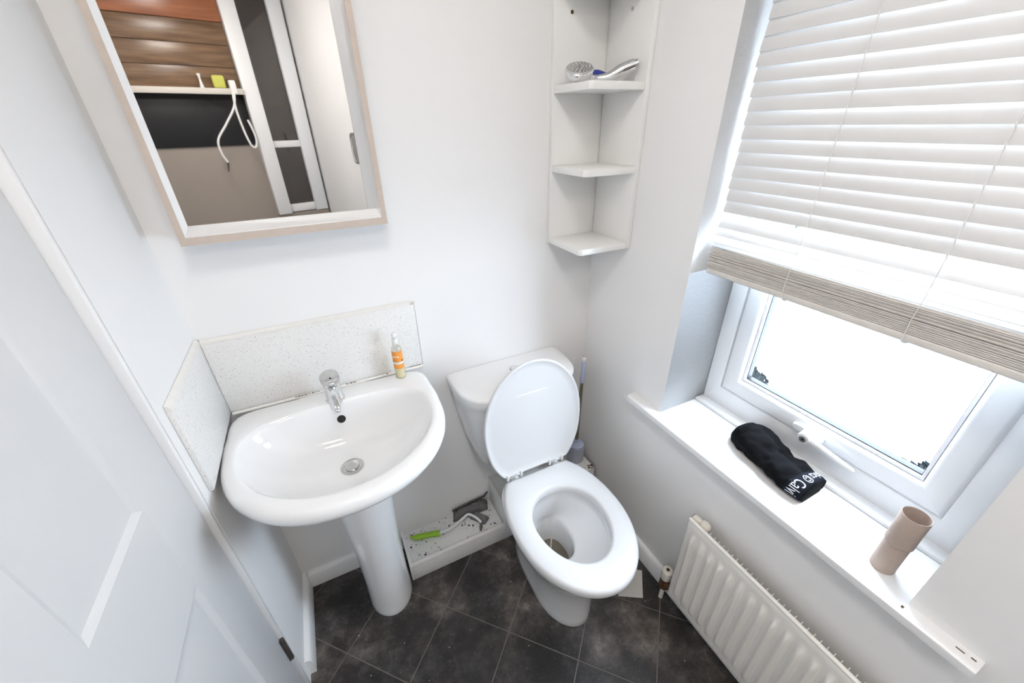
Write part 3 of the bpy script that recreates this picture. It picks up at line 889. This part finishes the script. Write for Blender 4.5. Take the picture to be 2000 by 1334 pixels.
b = NB(); lathe(b, (.512, 1.052, .7635), [(.020, 0), (.020, .0025), (.0185, .0035), (.0165, .0032), (.016, .001)], 28); bt_ = obj('flush_button_ring', b, 'chrome_dull', to)
b = NB(); lathe(b, (.512, 1.052, .7645), [(.0150, 0), (.0150, .0035), (.0135, .0045)], 28); obj('flush_button', b, 'chrome', bt_)
b = NB(); cyl(b, (.43, 1.0, .385), (.43, 1.0, .405), .014, n=12); cyl(b, (.58, 1.0, .385), (.58, 1.0, .405), .014, n=12); cyl(b, (TX, 1.02, .33), (TX, 1.02, .405), .045, n=20)
obj('coupling', b, 'darkmetal', to)

# ------------------------------------------------------------------ boxed pipe ledges along the back wall
bx = thing('pipe_boxing', 'low speckled tray-like pipe boxing between pedestal and toilet', 'boxing', (.22, 1.05, 0))
b = NB(); box(b, .033, .4145, .977, YB-.0005, .0005, .062); obj('top_board', b, 'speckle', bx)
b = NB(); box(b, .033, .4145, .967, .9765, .0005, .082, .0008); obj('front_board', b, 'speckle', bx)
b = NB(); box(b, .033, .4145, .9672, .9815, .0823, .0838, .0006); obj('edge_strip', b, 'silicone', bx)
b = NB(); box(b, .0225, .0325, .967, YB-.0005, .0005, .082, .0008); obj('end_board', b, 'speckle', bx)
tb2 = thing('pipe_boxing', 'taller speckled pipe boxing behind the toilet, carrying the brush holder', 'boxing', (.64, 1.05, 0))
b = NB(); box(b, .4150, .8465, .967, YB-.0005, .190, .2000, .0008); obj('top_board', b, 'speckle', tb2)
b = NB(); box(b, .4150, .8465, .967, .9765, .0005, .1898, .0008); obj('front_board', b, 'speckle', tb2)
b = NB(); box(b, .4150, .4245, .9768, YB-.0005, .0625, .1898, .0008); obj('side_board', b, 'speckle', tb2)
b = NB(); box(b, .4138, .4200, .967, YB-.0005, .2002, .2020, .0006); obj('edge_strip', b, 'silicone', tb2)
b = NB(); rnd = random.Random(5)
for k in range(16):
    x, y = rnd.uniform(.825, .846), rnd.uniform(.967, .99); s = rnd.uniform(.001, .003)
    box(b, x-s, x+s, y-s, y+s, .2001, .2001+s)
obj('chipped_edge', b, 'mould', tb2, kind='stuff')

# toilet brush in its holder
ho = thing('brush_holder', 'pale blue-grey toilet brush holder on the taller boxing', 'holder', (.795, 1.055, .2005))
hcx = (.803, 1.052, .2008)
b = NB(); lathe(b, hcx, [(.034, 0), (.0365, .002), (.0375, .010), (.0380, .075), (.0385, .082), (.0370, .084), (.0350, .083), (.0345, .070), (.034, .015)], 32); obj('cup', b, 'holder', ho)
tbq = thing('toilet_brush', 'toilet brush with pale blue grip and tarnished rod standing in its holder', 'brush', (.803, 1.052, .23))
b = NB(); lathe(b, (hcx[0], hcx[1], .286), [(.0335, -.003), (.0345, -.001), (.0345, .003), (.030, .006), (.010, .012), (.0085, .03)], 28); obj('splash_cap', b, 'lilac', tbq)
b = NB(); lathe(b, (hcx[0], hcx[1], .225), [(.020, 0), (.026, .01), (.026, .045), (.018, .055)], 24); obj('bristles', b, 'whiteplastic', tbq, kind='stuff')
tA, tB, tC_ = Vector((.803, 1.052, .275)), Vector((.807, 1.051, .615)), Vector((.808, 1.0505, .722))
b = NB(); cyl(b, tA, tB, .0075, .0065, 16); obj('rod', b, 'olive', tbq)
b = NB(); cyl(b, tB-Vector((0, 0, .004)), tC_, .0095, .0085, 18, .003); gp = obj('grip', b, 'lilac', tbq)
b = NB(); cyl(b, tC_-Vector((0, 0, .010)), tC_+Vector((0, 0, .003)), .0091, .0085, 18, .002); obj('grip_cap', b, 'cap', gp)

# things lying in the low tray
sb = thing('scrub_brush', 'scrubbing brush with lime green grip and white bent neck in the low tray', 'brush', (.2, 1.06, .0625))
z0 = .0625
b = NB()
gp_ = [(.052, 1.096), (.075, 1.086), (.105, 1.078), (.135, 1.070), (.166, 1.060)]
rg = []
for i, p in enumerate(spline([(x, y, z0+.0115) for x, y in gp_], 5)):
    t = i/20; w = (.002+.0105*min(1, t*3.2)) if t < .32 else .0125-.0012*math.sin(PI*(t-.32)/.68)
    d = Vector((-.3, -.95, 0)).normalized()
    rg.append([p+d*w*math.cos(a)+Vector((0, 0, 1))*min(.0105, w*.9)*math.sin(a) for a in [2*PI*k/16 for k in range(16)]])
loft(b, rg); obj('grip', b, 'green', sb, label='lime green grip')
b = NB(); pts = spline([(.160, 1.0625, z0+.012), (.200, 1.060, z0+.012), (.245, 1.066, z0+.020), (.285, 1.074, z0+.032), (.300, 1.070, z0+.034), (.320, 1.045, z0+.030), (.332, 1.022, z0+.022)], 6)
tube(b, pts, [.0075-.0022*min(1, i/18) for i in range(len(pts))], 12); obj('neck', b, 'whiteplastic', sb)
b = NB(); tube(b, [(.332, 1.024, z0+.022), (.324, 1.010, z0+.012), (.318, 1.000, z0+.006)], [.005, .006, .004], 10); obj('neck_tip', b, 'darkmetal', sb)
def rough_pad(name, mt, par, base_pts, z_lo, z_hi, amp, seed):
    """a thick pad over a four-cornered footprint with a lumpy surface"""
    b = NB(); n = 14; P = [Vector(p) for p in base_pts]
    def at(u, v): return (P[0]*(1-u)+P[1]*u)*(1-v)+(P[3]*(1-u)+P[2]*u)*v
    top, bot = [], []
    for i in range(n+1):
        tr, br = [], []
        for j in range(n+1):
            u, v = i/n, j/n; p = at(u, v); ed = min(u, 1-u, v, 1-v)
            k = min(1, ed*6)**.5
            q = noise.noise(Vector((p.x*90+seed, p.y*90, p.z*90)))*amp
            tr.append(b.verts.new(p+Vector((noise.noise(p*150)*amp*.7, noise.noise(p*140+Vector((5, 0, 0)))*amp*.7, z_lo+(z_hi-z_lo)*(.45+.55*k)+q*k))))
            br.append(b.verts.new(p+Vector((0, 0, z_lo))))
        top.append(tr); bot.append(br)
    for i in range(n):
        for j in range(n):
            b.faces.new((top[i][j], top[i+1][j], top[i+1][j+1], top[i][j+1])); b.faces.new((bot[i][j], bot[i][j+1], bot[i+1][j+1], bot[i+1][j]))
        b.faces.new((top[i][0], bot[i][0], bot[i+1][0], top[i+1][0])); b.faces.new((top[i][n], top[i+1][n], bot[i+1][n], bot[i][n]))
        b.faces.new((top[0][i], top[0][i+1], bot[0][i+1], bot[0][i])); b.faces.new((top[n][i], bot[n][i], bot[n][i+1], top[n][i+1]))
    return obj(name, b, mt, par, sharp=1.5)
rough_pad('scrub_pad', 'grey_pad', sb, [(.300, 1.075, 0), (.345, 1.020, 0), (.372, 1.040, 0), (.330, 1.092, 0)], z0+.0006, z0+.022, .002, 1)
lt = thing('lint_brush_head', 'dusty grey brush head with a black comb bar, leaning in the tray corner', 'brush', (.32, 1.10, z0))
rough_pad('bristle_block', 'lint', lt, [(.232, 1.090, 0), (.385, 1.084, 0), (.398, 1.124, 0), (.245, 1.122, 0)], z0+.0006, z0+.034, .007, 9)
b = NB(); pts = [(.240, 1.118, z0+.034), (.300, 1.120, z0+.040), (.360, 1.120, z0+.045), (.385, 1.119, z0+.048), (.402, 1.118, z0+.066)]
tube(b, pts, [.004, .0045, .0045, .004, .0025], 10); bar = obj('comb_bar', b, 'blackplastic', lt)
b = NB()
for k in range(16):
    x = .245+k*.0085; cyl(b, (x, 1.118, z0+.034+.0006*k), (x, 1.108, z0+.022+.0006*k), .0014, .0008, 6)
obj('comb_teeth', b, 'blackplastic', bar, kind='stuff')

# dirt on tray and boxing
b = NB(); rnd = random.Random(11)
for k in range(130):
    x = rnd.uniform(.04, .40); y = rnd.uniform(.985, 1.125); s = rnd.choice((.0006, .0008, .001, .001, .0016, .0022))
    cyl(b, (x, y, z0+.0001), (x, y, z0+s*1.2), s, s*.6, 6)
for (x, y) in ((.062, 1.107), (.075, 1.10), (.088, 1.004), (.092, 1.010), (.045, 1.06), (.368, 1.012), (.385, 1.010), (.262, 1.062), (.285, 1.048), (.21, 1.085), (.30, 1.04)):
    for q in range(3):
        s_ = rnd.uniform(.0015, .0030); xx, yy = x+rnd.uniform(-.003, .003), y+rnd.uniform(-.003, .003)
        cyl(b, (xx, yy, z0+.0001), (xx, yy, z0+s_*1.1), s_, s_*.5, 7)
for k in range(9):
    x = rnd.uniform(.43, .5); y = rnd.uniform(.98, 1.12); s = rnd.uniform(.0012, .0026)
    cyl(b, (x, y, .2002), (x, y, .2002+s), s, s*.5, 6)
obj('dirt_crumbs', b, 'crumb', bx, kind='stuff', label='scattered dark crumbs')
b = NB()
for k in range(70):
    x, y = rnd.uniform(-.30, .82), rnd.uniform(.2, .95); s = rnd.choice((.0006, .0008, .0008, .0012, .0018))
    if -.16 < x < .03 and y > .86 or .40 < x < .62 and y > .55: continue
    cyl(b, (x, y, .0001), (x+rnd.uniform(-.003, .003), y, s), s, s*.6, 6)
o = single('floor_crumbs', b, 'crumb_white', 'pale crumbs scattered over the dark tiles', 'dirt', (.2, .6, 0)); o['kind'] = 'stuff'

# card on the floor
b = NB(); prism(b, [(.757, .527), (.824, .606), (.750, .660), (.682, .572)], .0004, .0022); single('card', b, 'card', 'small white card lying on the tiles beside the toilet', 'card', (.75, .59, 0))

# ------------------------------------------------------------------ radiator
ra = thing('radiator', 'cream white ribbed panel radiator below the windowsill', 'radiator', (.82, .17, .083))
RY1, RY0, RZ0, RZ1, RX = .474, -.128, .080, .475, .800
def rib_panel(xf_, sgn, name):
    b = NB(); ny, nz = 220, 30; G = []
    nr = 18; p_ = (RY1-RY0-.03)/nr
    for i in range(ny+1):
        y = RY0+(RY1-RY0)*i/ny; row = []
        q = (y-RY0-.015)/p_; fr = q-math.floor(q)
        hgt = 0
        if 0 <= q <= nr: hgt = max(0, math.cos((fr-.5)*PI/.64)) if abs(fr-.5) < .32 else 0
        for j in range(nz+1):
            z = RZ0+(RZ1-RZ0)*j/nz
            wz = min(1, max(0, (z-RZ0-.038)/.022), max(0, (RZ1-.042-z)/.022)); wz = max(0, wz)
            edge = min(y-RY0, RY1-y, z-RZ0, RZ1-z); e_ = .004*max(0, 1-edge/.006)**2
            row.append(b.verts.new((xf_+sgn*(e_-.0115*hgt*(wz*wz*(3-2*wz))), y, z)))
        G.append(row)
    for i in range(ny):
        for j in range(nz): b.faces.new((G[i][j], G[i+1][j], G[i+1][j+1], G[i][j+1]))
    return obj(name, b, 'radiator', ra, sharp=1.5)
rib_panel(RX, 1, 'front_panel')
b = NB(); box(b, RX+.0045, RX+.011, RY0, RY1, RZ0, RZ1, .002); obj('panel_back', b, 'radiator', ra)
b = NB(); tube(b, [(RX+.0055, RY0, RZ1-.001), (RX+.0055, RY1, RZ1-.001)], .0055, 10); obj('top_seam', b, 'radiator', ra)
b = NB()
for k in range(40):
    y = RY0+.02+k*.0145; box(b, RX+.0115, RX+.030, y, y+.0015, RZ0+.04, RZ1-.012)
obj('convector_fins', b, 'radiator', ra)
b = NB()
for k in range(34):
    y = RY0+.02+k*.017; box(b, RX-.0003, RX+.003, y, y+.006, RZ0+.010, RZ0+.018)
obj('weld_marks', b, 'silicone', ra, kind='stuff')
for y in (.38, -.03):
    b = NB(); box(b, RX+.011, XR-.0005, y, y+.02, .14, .40); obj('bracket', b, 'radiator', ra)
b = NB(); cyl(b, (RX+.030, .478, RZ1-.012), (RX+.030, .452, RZ1-.012), .0105, n=20, bev=.002); vb = obj('bleed_boss', b, 'valve', ra)
b = NB(); cyl(b, (RX+.030, .4785, RZ1-.012), (RX+.030, .4800, RZ1-.012), .0085, n=16); obj('bleed_plug', b, 'darkmetal', vb)
b = NB()
import itertools
prof = [(.0002, -.017), (.008, -.015), (.0135, -.0095), (.016, 0), (.0135, .0095), (.008, .015), (.0002, .017)]
loft(b, [circ(Vector((RX+.032, .440+h, RZ1-.012)), r_, (0, 1, 0), 20) for r_, h in prof]); obj('ball_cap', b, 'valve', ra)
# lockshield valve at the lower corner
vx, vy = .818, .503
b = NB(); tube(b, spline([(vx, vy, .0005), (vx, vy, .05), (vx, vy, .095)], 4), .0075, 14); pv = obj('pipe', b, 'valve', ra)
b = NB(); cyl(b, (vx, vy, .070), (vx, vy, .118), .0185, .0165, 8); cyl(b, (vx, vy, .100), (vx, .474, .100), .012, n=10); cyl(b, (vx, .494, .100), (vx, .476, .100), .017, n=6); obj('valve_body', b, 'brass', ra)
b = NB(); lathe(b, (vx, vy, .117), [(.0165, 0), (.0185, .004), (.0190, .034), (.0185, .042), (.015, .046), (.008, .0462)], 24); cp = obj('valve_cap', b, 'valve', ra)
b = NB(); cyl(b, (vx, vy, .1630), (vx, vy, .1642), .0060, n=12); obj('cap_screw', b, 'brass', cp)
b = NB(); tube(b, [(vx, .474-.01, .100), (vx, .44, .100)], .009, 10); obj('inlet', b, 'radiator', ra)

# ------------------------------------------------------------------ on the sill: cardboard tubes
def ctube(name, c, r, z0, z1, label):
    t = thing(name, label, 'cardboard tube', (c[0], c[1], z0), 'cardboard roll cores on the sill')
    b = NB(); n = 40; rg = []
    tw = .0009
    for rad, z in ((r, z0), (r+.0003, z0+.002), (r, z0+(z1-z0)*.5), (r+.0002, z1-.001), (r-.0003, z1), (r-.001, z1-.0004), (r-.0012, z0+.002), (r-.001, z0)):
        rg.append([Vector((c[0]+rad*math.cos(a)*(1+.015*math.cos(2*a)), c[1]+rad*math.sin(a)*(1-.01*math.cos(2*a)), z)) for a in [2*PI*k/n for k in range(n)]])
    rg.append(rg[0]); loft(b, rg, False, False); o = obj('core_wall', b, 'cardboard', t, sharp=.8)
    b = NB(); pts = []
    for k in range(60):
        a = k*.20; z = z0+.004+(z1-z0-.008)*k/59
        pts.append((c[0]+(r+.0002)*math.cos(a), c[1]+(r+.0002)*math.sin(a), z))
    tube(b, pts, .00025, 5); obj('spiral_seam', b, 'cardboard', o)
TC = (.906, .113)
ctube('cardboard_tube', TC, .0205, .6908, .790, 'brown cardboard roll core standing on the sill, pushed into a second core above')
ctube('cardboard_tube', TC, .0226, .770, .848, 'brown cardboard roll core on the sill, the wider one sleeved over the top of another')

# ------------------------------------------------------------------ black underwear bundled on the sill
un = thing('rolled_underwear', 'bundled black fabric underwear with printed waistband on the sill', 'underwear', (.98, .40, .6905))
spine = spline([(.985, .523, 0), (.982, .470, 0), (.968, .415, 0), (.958, .365, 0), (.950, .320, 0), (.950, .283, 0)], 10)
NS = len(spine)
def prof_w(t):
    return (.056*(1-(1-min(1, t/.22))**2)**.5 if t < .22 else .056-.004*math.sin(PI*min(1, (t-.22)/.45))) if t < .67 else .056-.008*(t-.67)/.33
def prof_h(t):
    return (.072*(1-(1-min(1, t/.2))**2)**.5 if t < .2 else .072-.022*(t-.2)/.8)
def cloth(t, ph, off=0.0):
    """ph: 0 = window side, PI = room side, over the top"""
    i = min(NS-2, int(t*(NS-1))); fr = t*(NS-1)-i
    c = spine[i]*(1-fr)+spine[i+1]*fr
    d = (spine[i+1]-spine[i]).normalized(); s = Vector((-d.y, d.x, 0))     # s points to the window side (+X)
    if s.x < 0: s = -s
    w, h = max(.004, prof_w(t)), max(.006, prof_h(t))
    k = 1+off/((w+h)/2)
    x = math.cos(ph)*w*k; z = max(0, .5+.5*math.sin(ph)*1.0)*h*k
    z = h*.42+h*.58*math.sin(ph)*k
    z = max(z, .0006)
    p = c+s*x+Vector((0, 0, .6905+z))
    nz = noise.noise(Vector((p.x*34, p.y*26+2, p.z*34)))*.007+noise.noise(Vector((p.x*70+p.y*40, p.y*40, p.z*80)))*.0035
    fold = -.010*math.exp(-((t-.50-.05*math.sin(ph*2))/.07)**2)*max(0, math.sin(ph))
    fold += -.008*math.exp(-((ph-1.05-.5*t)/.22)**2)*(1 if .12 < t < .8 else .3)
    amp = min(1, t/.1)*(1 if t < .8 else .45)
    dirv = (s*math.cos(ph)+Vector((0, 0, math.sin(ph)))).normalized()
    p = p+dirv*((nz*amp+fold*amp))
    p.z = max(p.z, .6909)
    return p
def band_t(ph, v):      # the waistband edge slants across the bundle
    return .815+.16*v+.02*math.cos(ph)
b = NB(); nt_, np_ = 56, 60; rg = []
for i in range(nt_+1):
    t = i/nt_*.985
    rg.append([cloth(t, 2*PI*k/np_-PI/2) for k in range(np_)])
loft(b, rg); ub = obj('bundled_fabric', b, 'fabric', un, sharp=2.5)
b = NB(); rg = []
for k in range(np_+1):
    ph = -.45+(PI+.9)*k/np_
    cs_ = []
    for v, o_ in ((0, .0002), (0, .0014), (.33, .0018), (.66, .0018), (1, .0014), (1, .0002)):
        p = cloth(band_t(ph, v), ph, o_); cs_.append(p)
    rg.append(cs_)
loft(b, rg); wb = obj('waistband', b, 'band', un, sharp=1.5)
# printed lettering that runs along the band
tc = bpy.data.curves.new('waistband_lettering', 'FONT'); tc.body = 'ssics \u00a9 Calvi'; tc.size = 1.0; tc.resolution_u = 3
to_ = bpy.data.objects.new('lettering_source', tc); COL.objects.link(to_)
bpy.context.view_layer.update()
dg = bpy.context.evaluated_depsgraph_get()
tm = bpy.data.meshes.new_from_object(to_.evaluated_get(dg))
bpy.data.objects.remove(to_)
b = NB(); b.from_mesh(tm)
bmesh.ops.triangulate(b, faces=b.faces)
bmesh.ops.subdivide_edges(b, edges=b.edges, cuts=1)
PHS = [.55+2.75*k/300 for k in range(301)]
ARC = [0.0]
for k in range(300):
    p0_, p1_ = cloth(band_t(PHS[k], .5), PHS[k], .0026), cloth(band_t(PHS[k+1], .5), PHS[k+1], .0026)
    ARC.append(ARC[-1]+((p1_-p0_).length if p1_.z > .6935 else 0))
def ph_at(u):
    q = u*ARC[-1]
    for k in range(300):
        if ARC[k+1] >= q: return PHS[k]+(PHS[k+1]-PHS[k])*(q-ARC[k])/max(1e-9, ARC[k+1]-ARC[k])
    return PHS[-1]
xs = [v.co.x for v in b.verts]; x0_, x1_ = min(xs), max(xs)
for v in b.verts:
    u = (v.co.x-x0_)/(x1_-x0_); vv = .10+.80*(v.co.y+.05)/.85
    ph = ph_at(.02+.96*u)
    v.co = cloth(band_t(ph, vv), ph, .0026)
obj('lettering', b, 'print', wb, sharp=3)

# ------------------------------------------------------------------ ceiling light and an added fill light
def ceiling_or_fill_light(x, y, mt, label):
    cl = thing('ceiling_or_fill_light', label, 'lamp', (x, y, ZC))
    b = NB(); lathe(b, (x, y, ZC), [(.150, -.0005), (.152, -.02), (.146, -.026)], 40); obj('lamp_base', b, 'whiteplastic', cl)
    b = NB(); lathe(b, (x, y, ZC-.0265), [(.143, 0), (.140, -.018), (.125, -.034), (.09, -.046), (.04, -.052)], 40); obj('diffuser', b, mt, cl)
ceiling_or_fill_light(.02, .10, 'lamp', 'round flush ceiling light with glowing diffuser between door and window')
ceiling_or_fill_light(.10, -1.05, 'fill_far', 'added fill light shaped as a round ceiling lamp near the timber boards')  # added lamp, brightens the back wall and the mirrored far end

# ------------------------------------------------------------------ far end of the room, seen in the mirror
# brown boards above a ledge
tw_ = thing('timber_panelling', 'brown horizontal timber boards above a pale ledge, seen in the mirror', 'panelling', (.05, YF, 1.79))
z = 1.782
for k in range(3):
    box_h = .132
    b = NB(); box(b, XL+.001, .434, YF+.0005, YF+.022, z, z+box_h-.003, .002); obj('board', b, 'timber', tw_); z += box_h
b = NB(); box(b, XL+.001, .434, YF+.0005, YF+.03, z, ZC-.003, .002); obj('board', b, 'timber_red', tw_, label='reddish top board')
ld = thing('wall_ledge', 'pale narrow ledge between timber boards and black panel, seen in the mirror', 'ledge', (.05, YF, 1.745))
b = NB(); box(b, XL+.001, .434, YF+.0005, YF+.10, 1.747, 1.779, .003); obj('ledge_board', b, 'ledge', ld)
b = NB(); box(b, XL+.001, .434, YF+.1002, YF+.104, 1.742, 1.7795, .001); obj('ledge_lip', b, 'ledge', ld)
single('black_panel', box(NB(), XL+.001, .434, YF+.0005, YF+.012, 1.408, 1.7465, .001), 'blackpanel', 'plain black wall panel under the ledge, seen in the mirror', 'panel', (.05, YF, 1.408))
b = NB(); box(b, .26, .335, YF+.04, YF+.085, 1.7797, 1.86, .012); single('sponge', b, 'sponge', 'yellowish sponge standing on the far ledge, seen in the mirror', 'sponge', (.3, YF+.06, 1.78))
b = NB(); lathe(b, (.19, YF+.05, 1.7797), [(.012, 0), (.014, .003), (.009, .03), (.006, .06), (.012, .085), (.010, .088)], 16); single('small_bottle', b, 'cap', 'slim white bottle on the far ledge beside the sponge, seen in the mirror', 'bottle', (.19, YF+.05, 1.78))
b = NB(); box(b, .352, .392, YF+.06, YF+.115, 1.742, 1.83, .006); jb = single('junction_box', b, 'cap', 'white junction box at the end of the far ledge, seen in the mirror', 'box', (.37, YF+.09, 1.742))
cb = thing('loose_cable', 'loose white cable dangling in a loop from the far ledge, seen in the mirror', 'cable', (.36, YF+.11, 1.23))
yc_ = YF+.12
b = NB(); tube(b, spline([(.365, yc_, 1.75), (.335, yc_, 1.66), (.25, yc_, 1.55), (.17, yc_, 1.45), (.165, yc_, 1.36), (.185, yc_, 1.30)], 6), .0075, 10); obj('cable_tail', b, 'cap', cb)
b = NB(); tube(b, [(.185, yc_, 1.30), (.178, yc_, 1.265), (.17, yc_, 1.235)], [.0075, .006, .003], 8); obj('frayed_end', b, 'darkmetal', cb)
b = NB(); tube(b, spline([(.355, yc_, 1.75), (.345, yc_, 1.64), (.355, yc_, 1.50), (.375, yc_, 1.405), (.405, yc_, 1.40), (.42, yc_, 1.47), (.40, yc_, 1.58)], 6), .0075, 10); obj('cable_loop', b, 'cap', cb)
# glazed screen
sc = thing('glazed_screen', 'white framed glazed screen with two dark panes, seen in the mirror', 'screen', (.64, YF, 0))
y0_, y1_ = YF+.0005, YF+.055
b = NB(); box(b, .436, .538, y0_, y1_+.03, .872, ZC-.002, .004); obj('post', b, 'gloss', sc)
b = NB(); box(b, .745, .845, y0_, y1_+.01, .872, ZC-.002, .004); obj('post', b, 'upvc', sc)
b = NB(); box(b, .5385, .7445, y0_, y1_, 1.382, 1.43, .003); obj('rail', b, 'gloss', sc)
b = NB(); box(b, .5385, .7445, y0_, y1_, .878, .94, .003); obj('rail', b, 'gloss', sc)
for za, zb_ in ((.9405, 1.3815), (1.4305, ZC-.003)):
    b = NB(); box(b, .5385, .7445, y0_, y0_+.012, za, zb_); bd = obj('reflection_board', b, 'timber', sc)  # brown board stands in for the brown reflection in the panes
    b = NB(); box(b, .5387, .7443, y0_+.020, y0_+.024, za+.0005, zb_-.0005); obj('pane', b, 'darkglass', sc)
b = NB(); box(b, .436, .845, y0_, y1_, .002, .8715); obj('apron', b, 'beige', sc)
# recessed pull on the window wall
pl = thing('recessed_plate', 'grey recessed rectangular plate on the window wall, seen in the mirror', 'plate', (XR, -.88, 1.38))
b = NB()
def rp(x, hy, hz): return [Vector((x, -.885+hy*math.copysign(abs(math.cos(a))**.45, math.cos(a)), 1.386+hz*math.copysign(abs(math.sin(a))**.45, math.sin(a)))) for a in [2*PI*k/32 for k in range(32)]]
loft(b, [rp(XR-.0005, .068, .098), rp(XR-.004, .068, .098), rp(XR-.005, .066, .096), rp(XR-.005, .056, .086), rp(XR-.0012, .052, .082)]); obj('plate_rim', b, 'chrome_dull', pl)
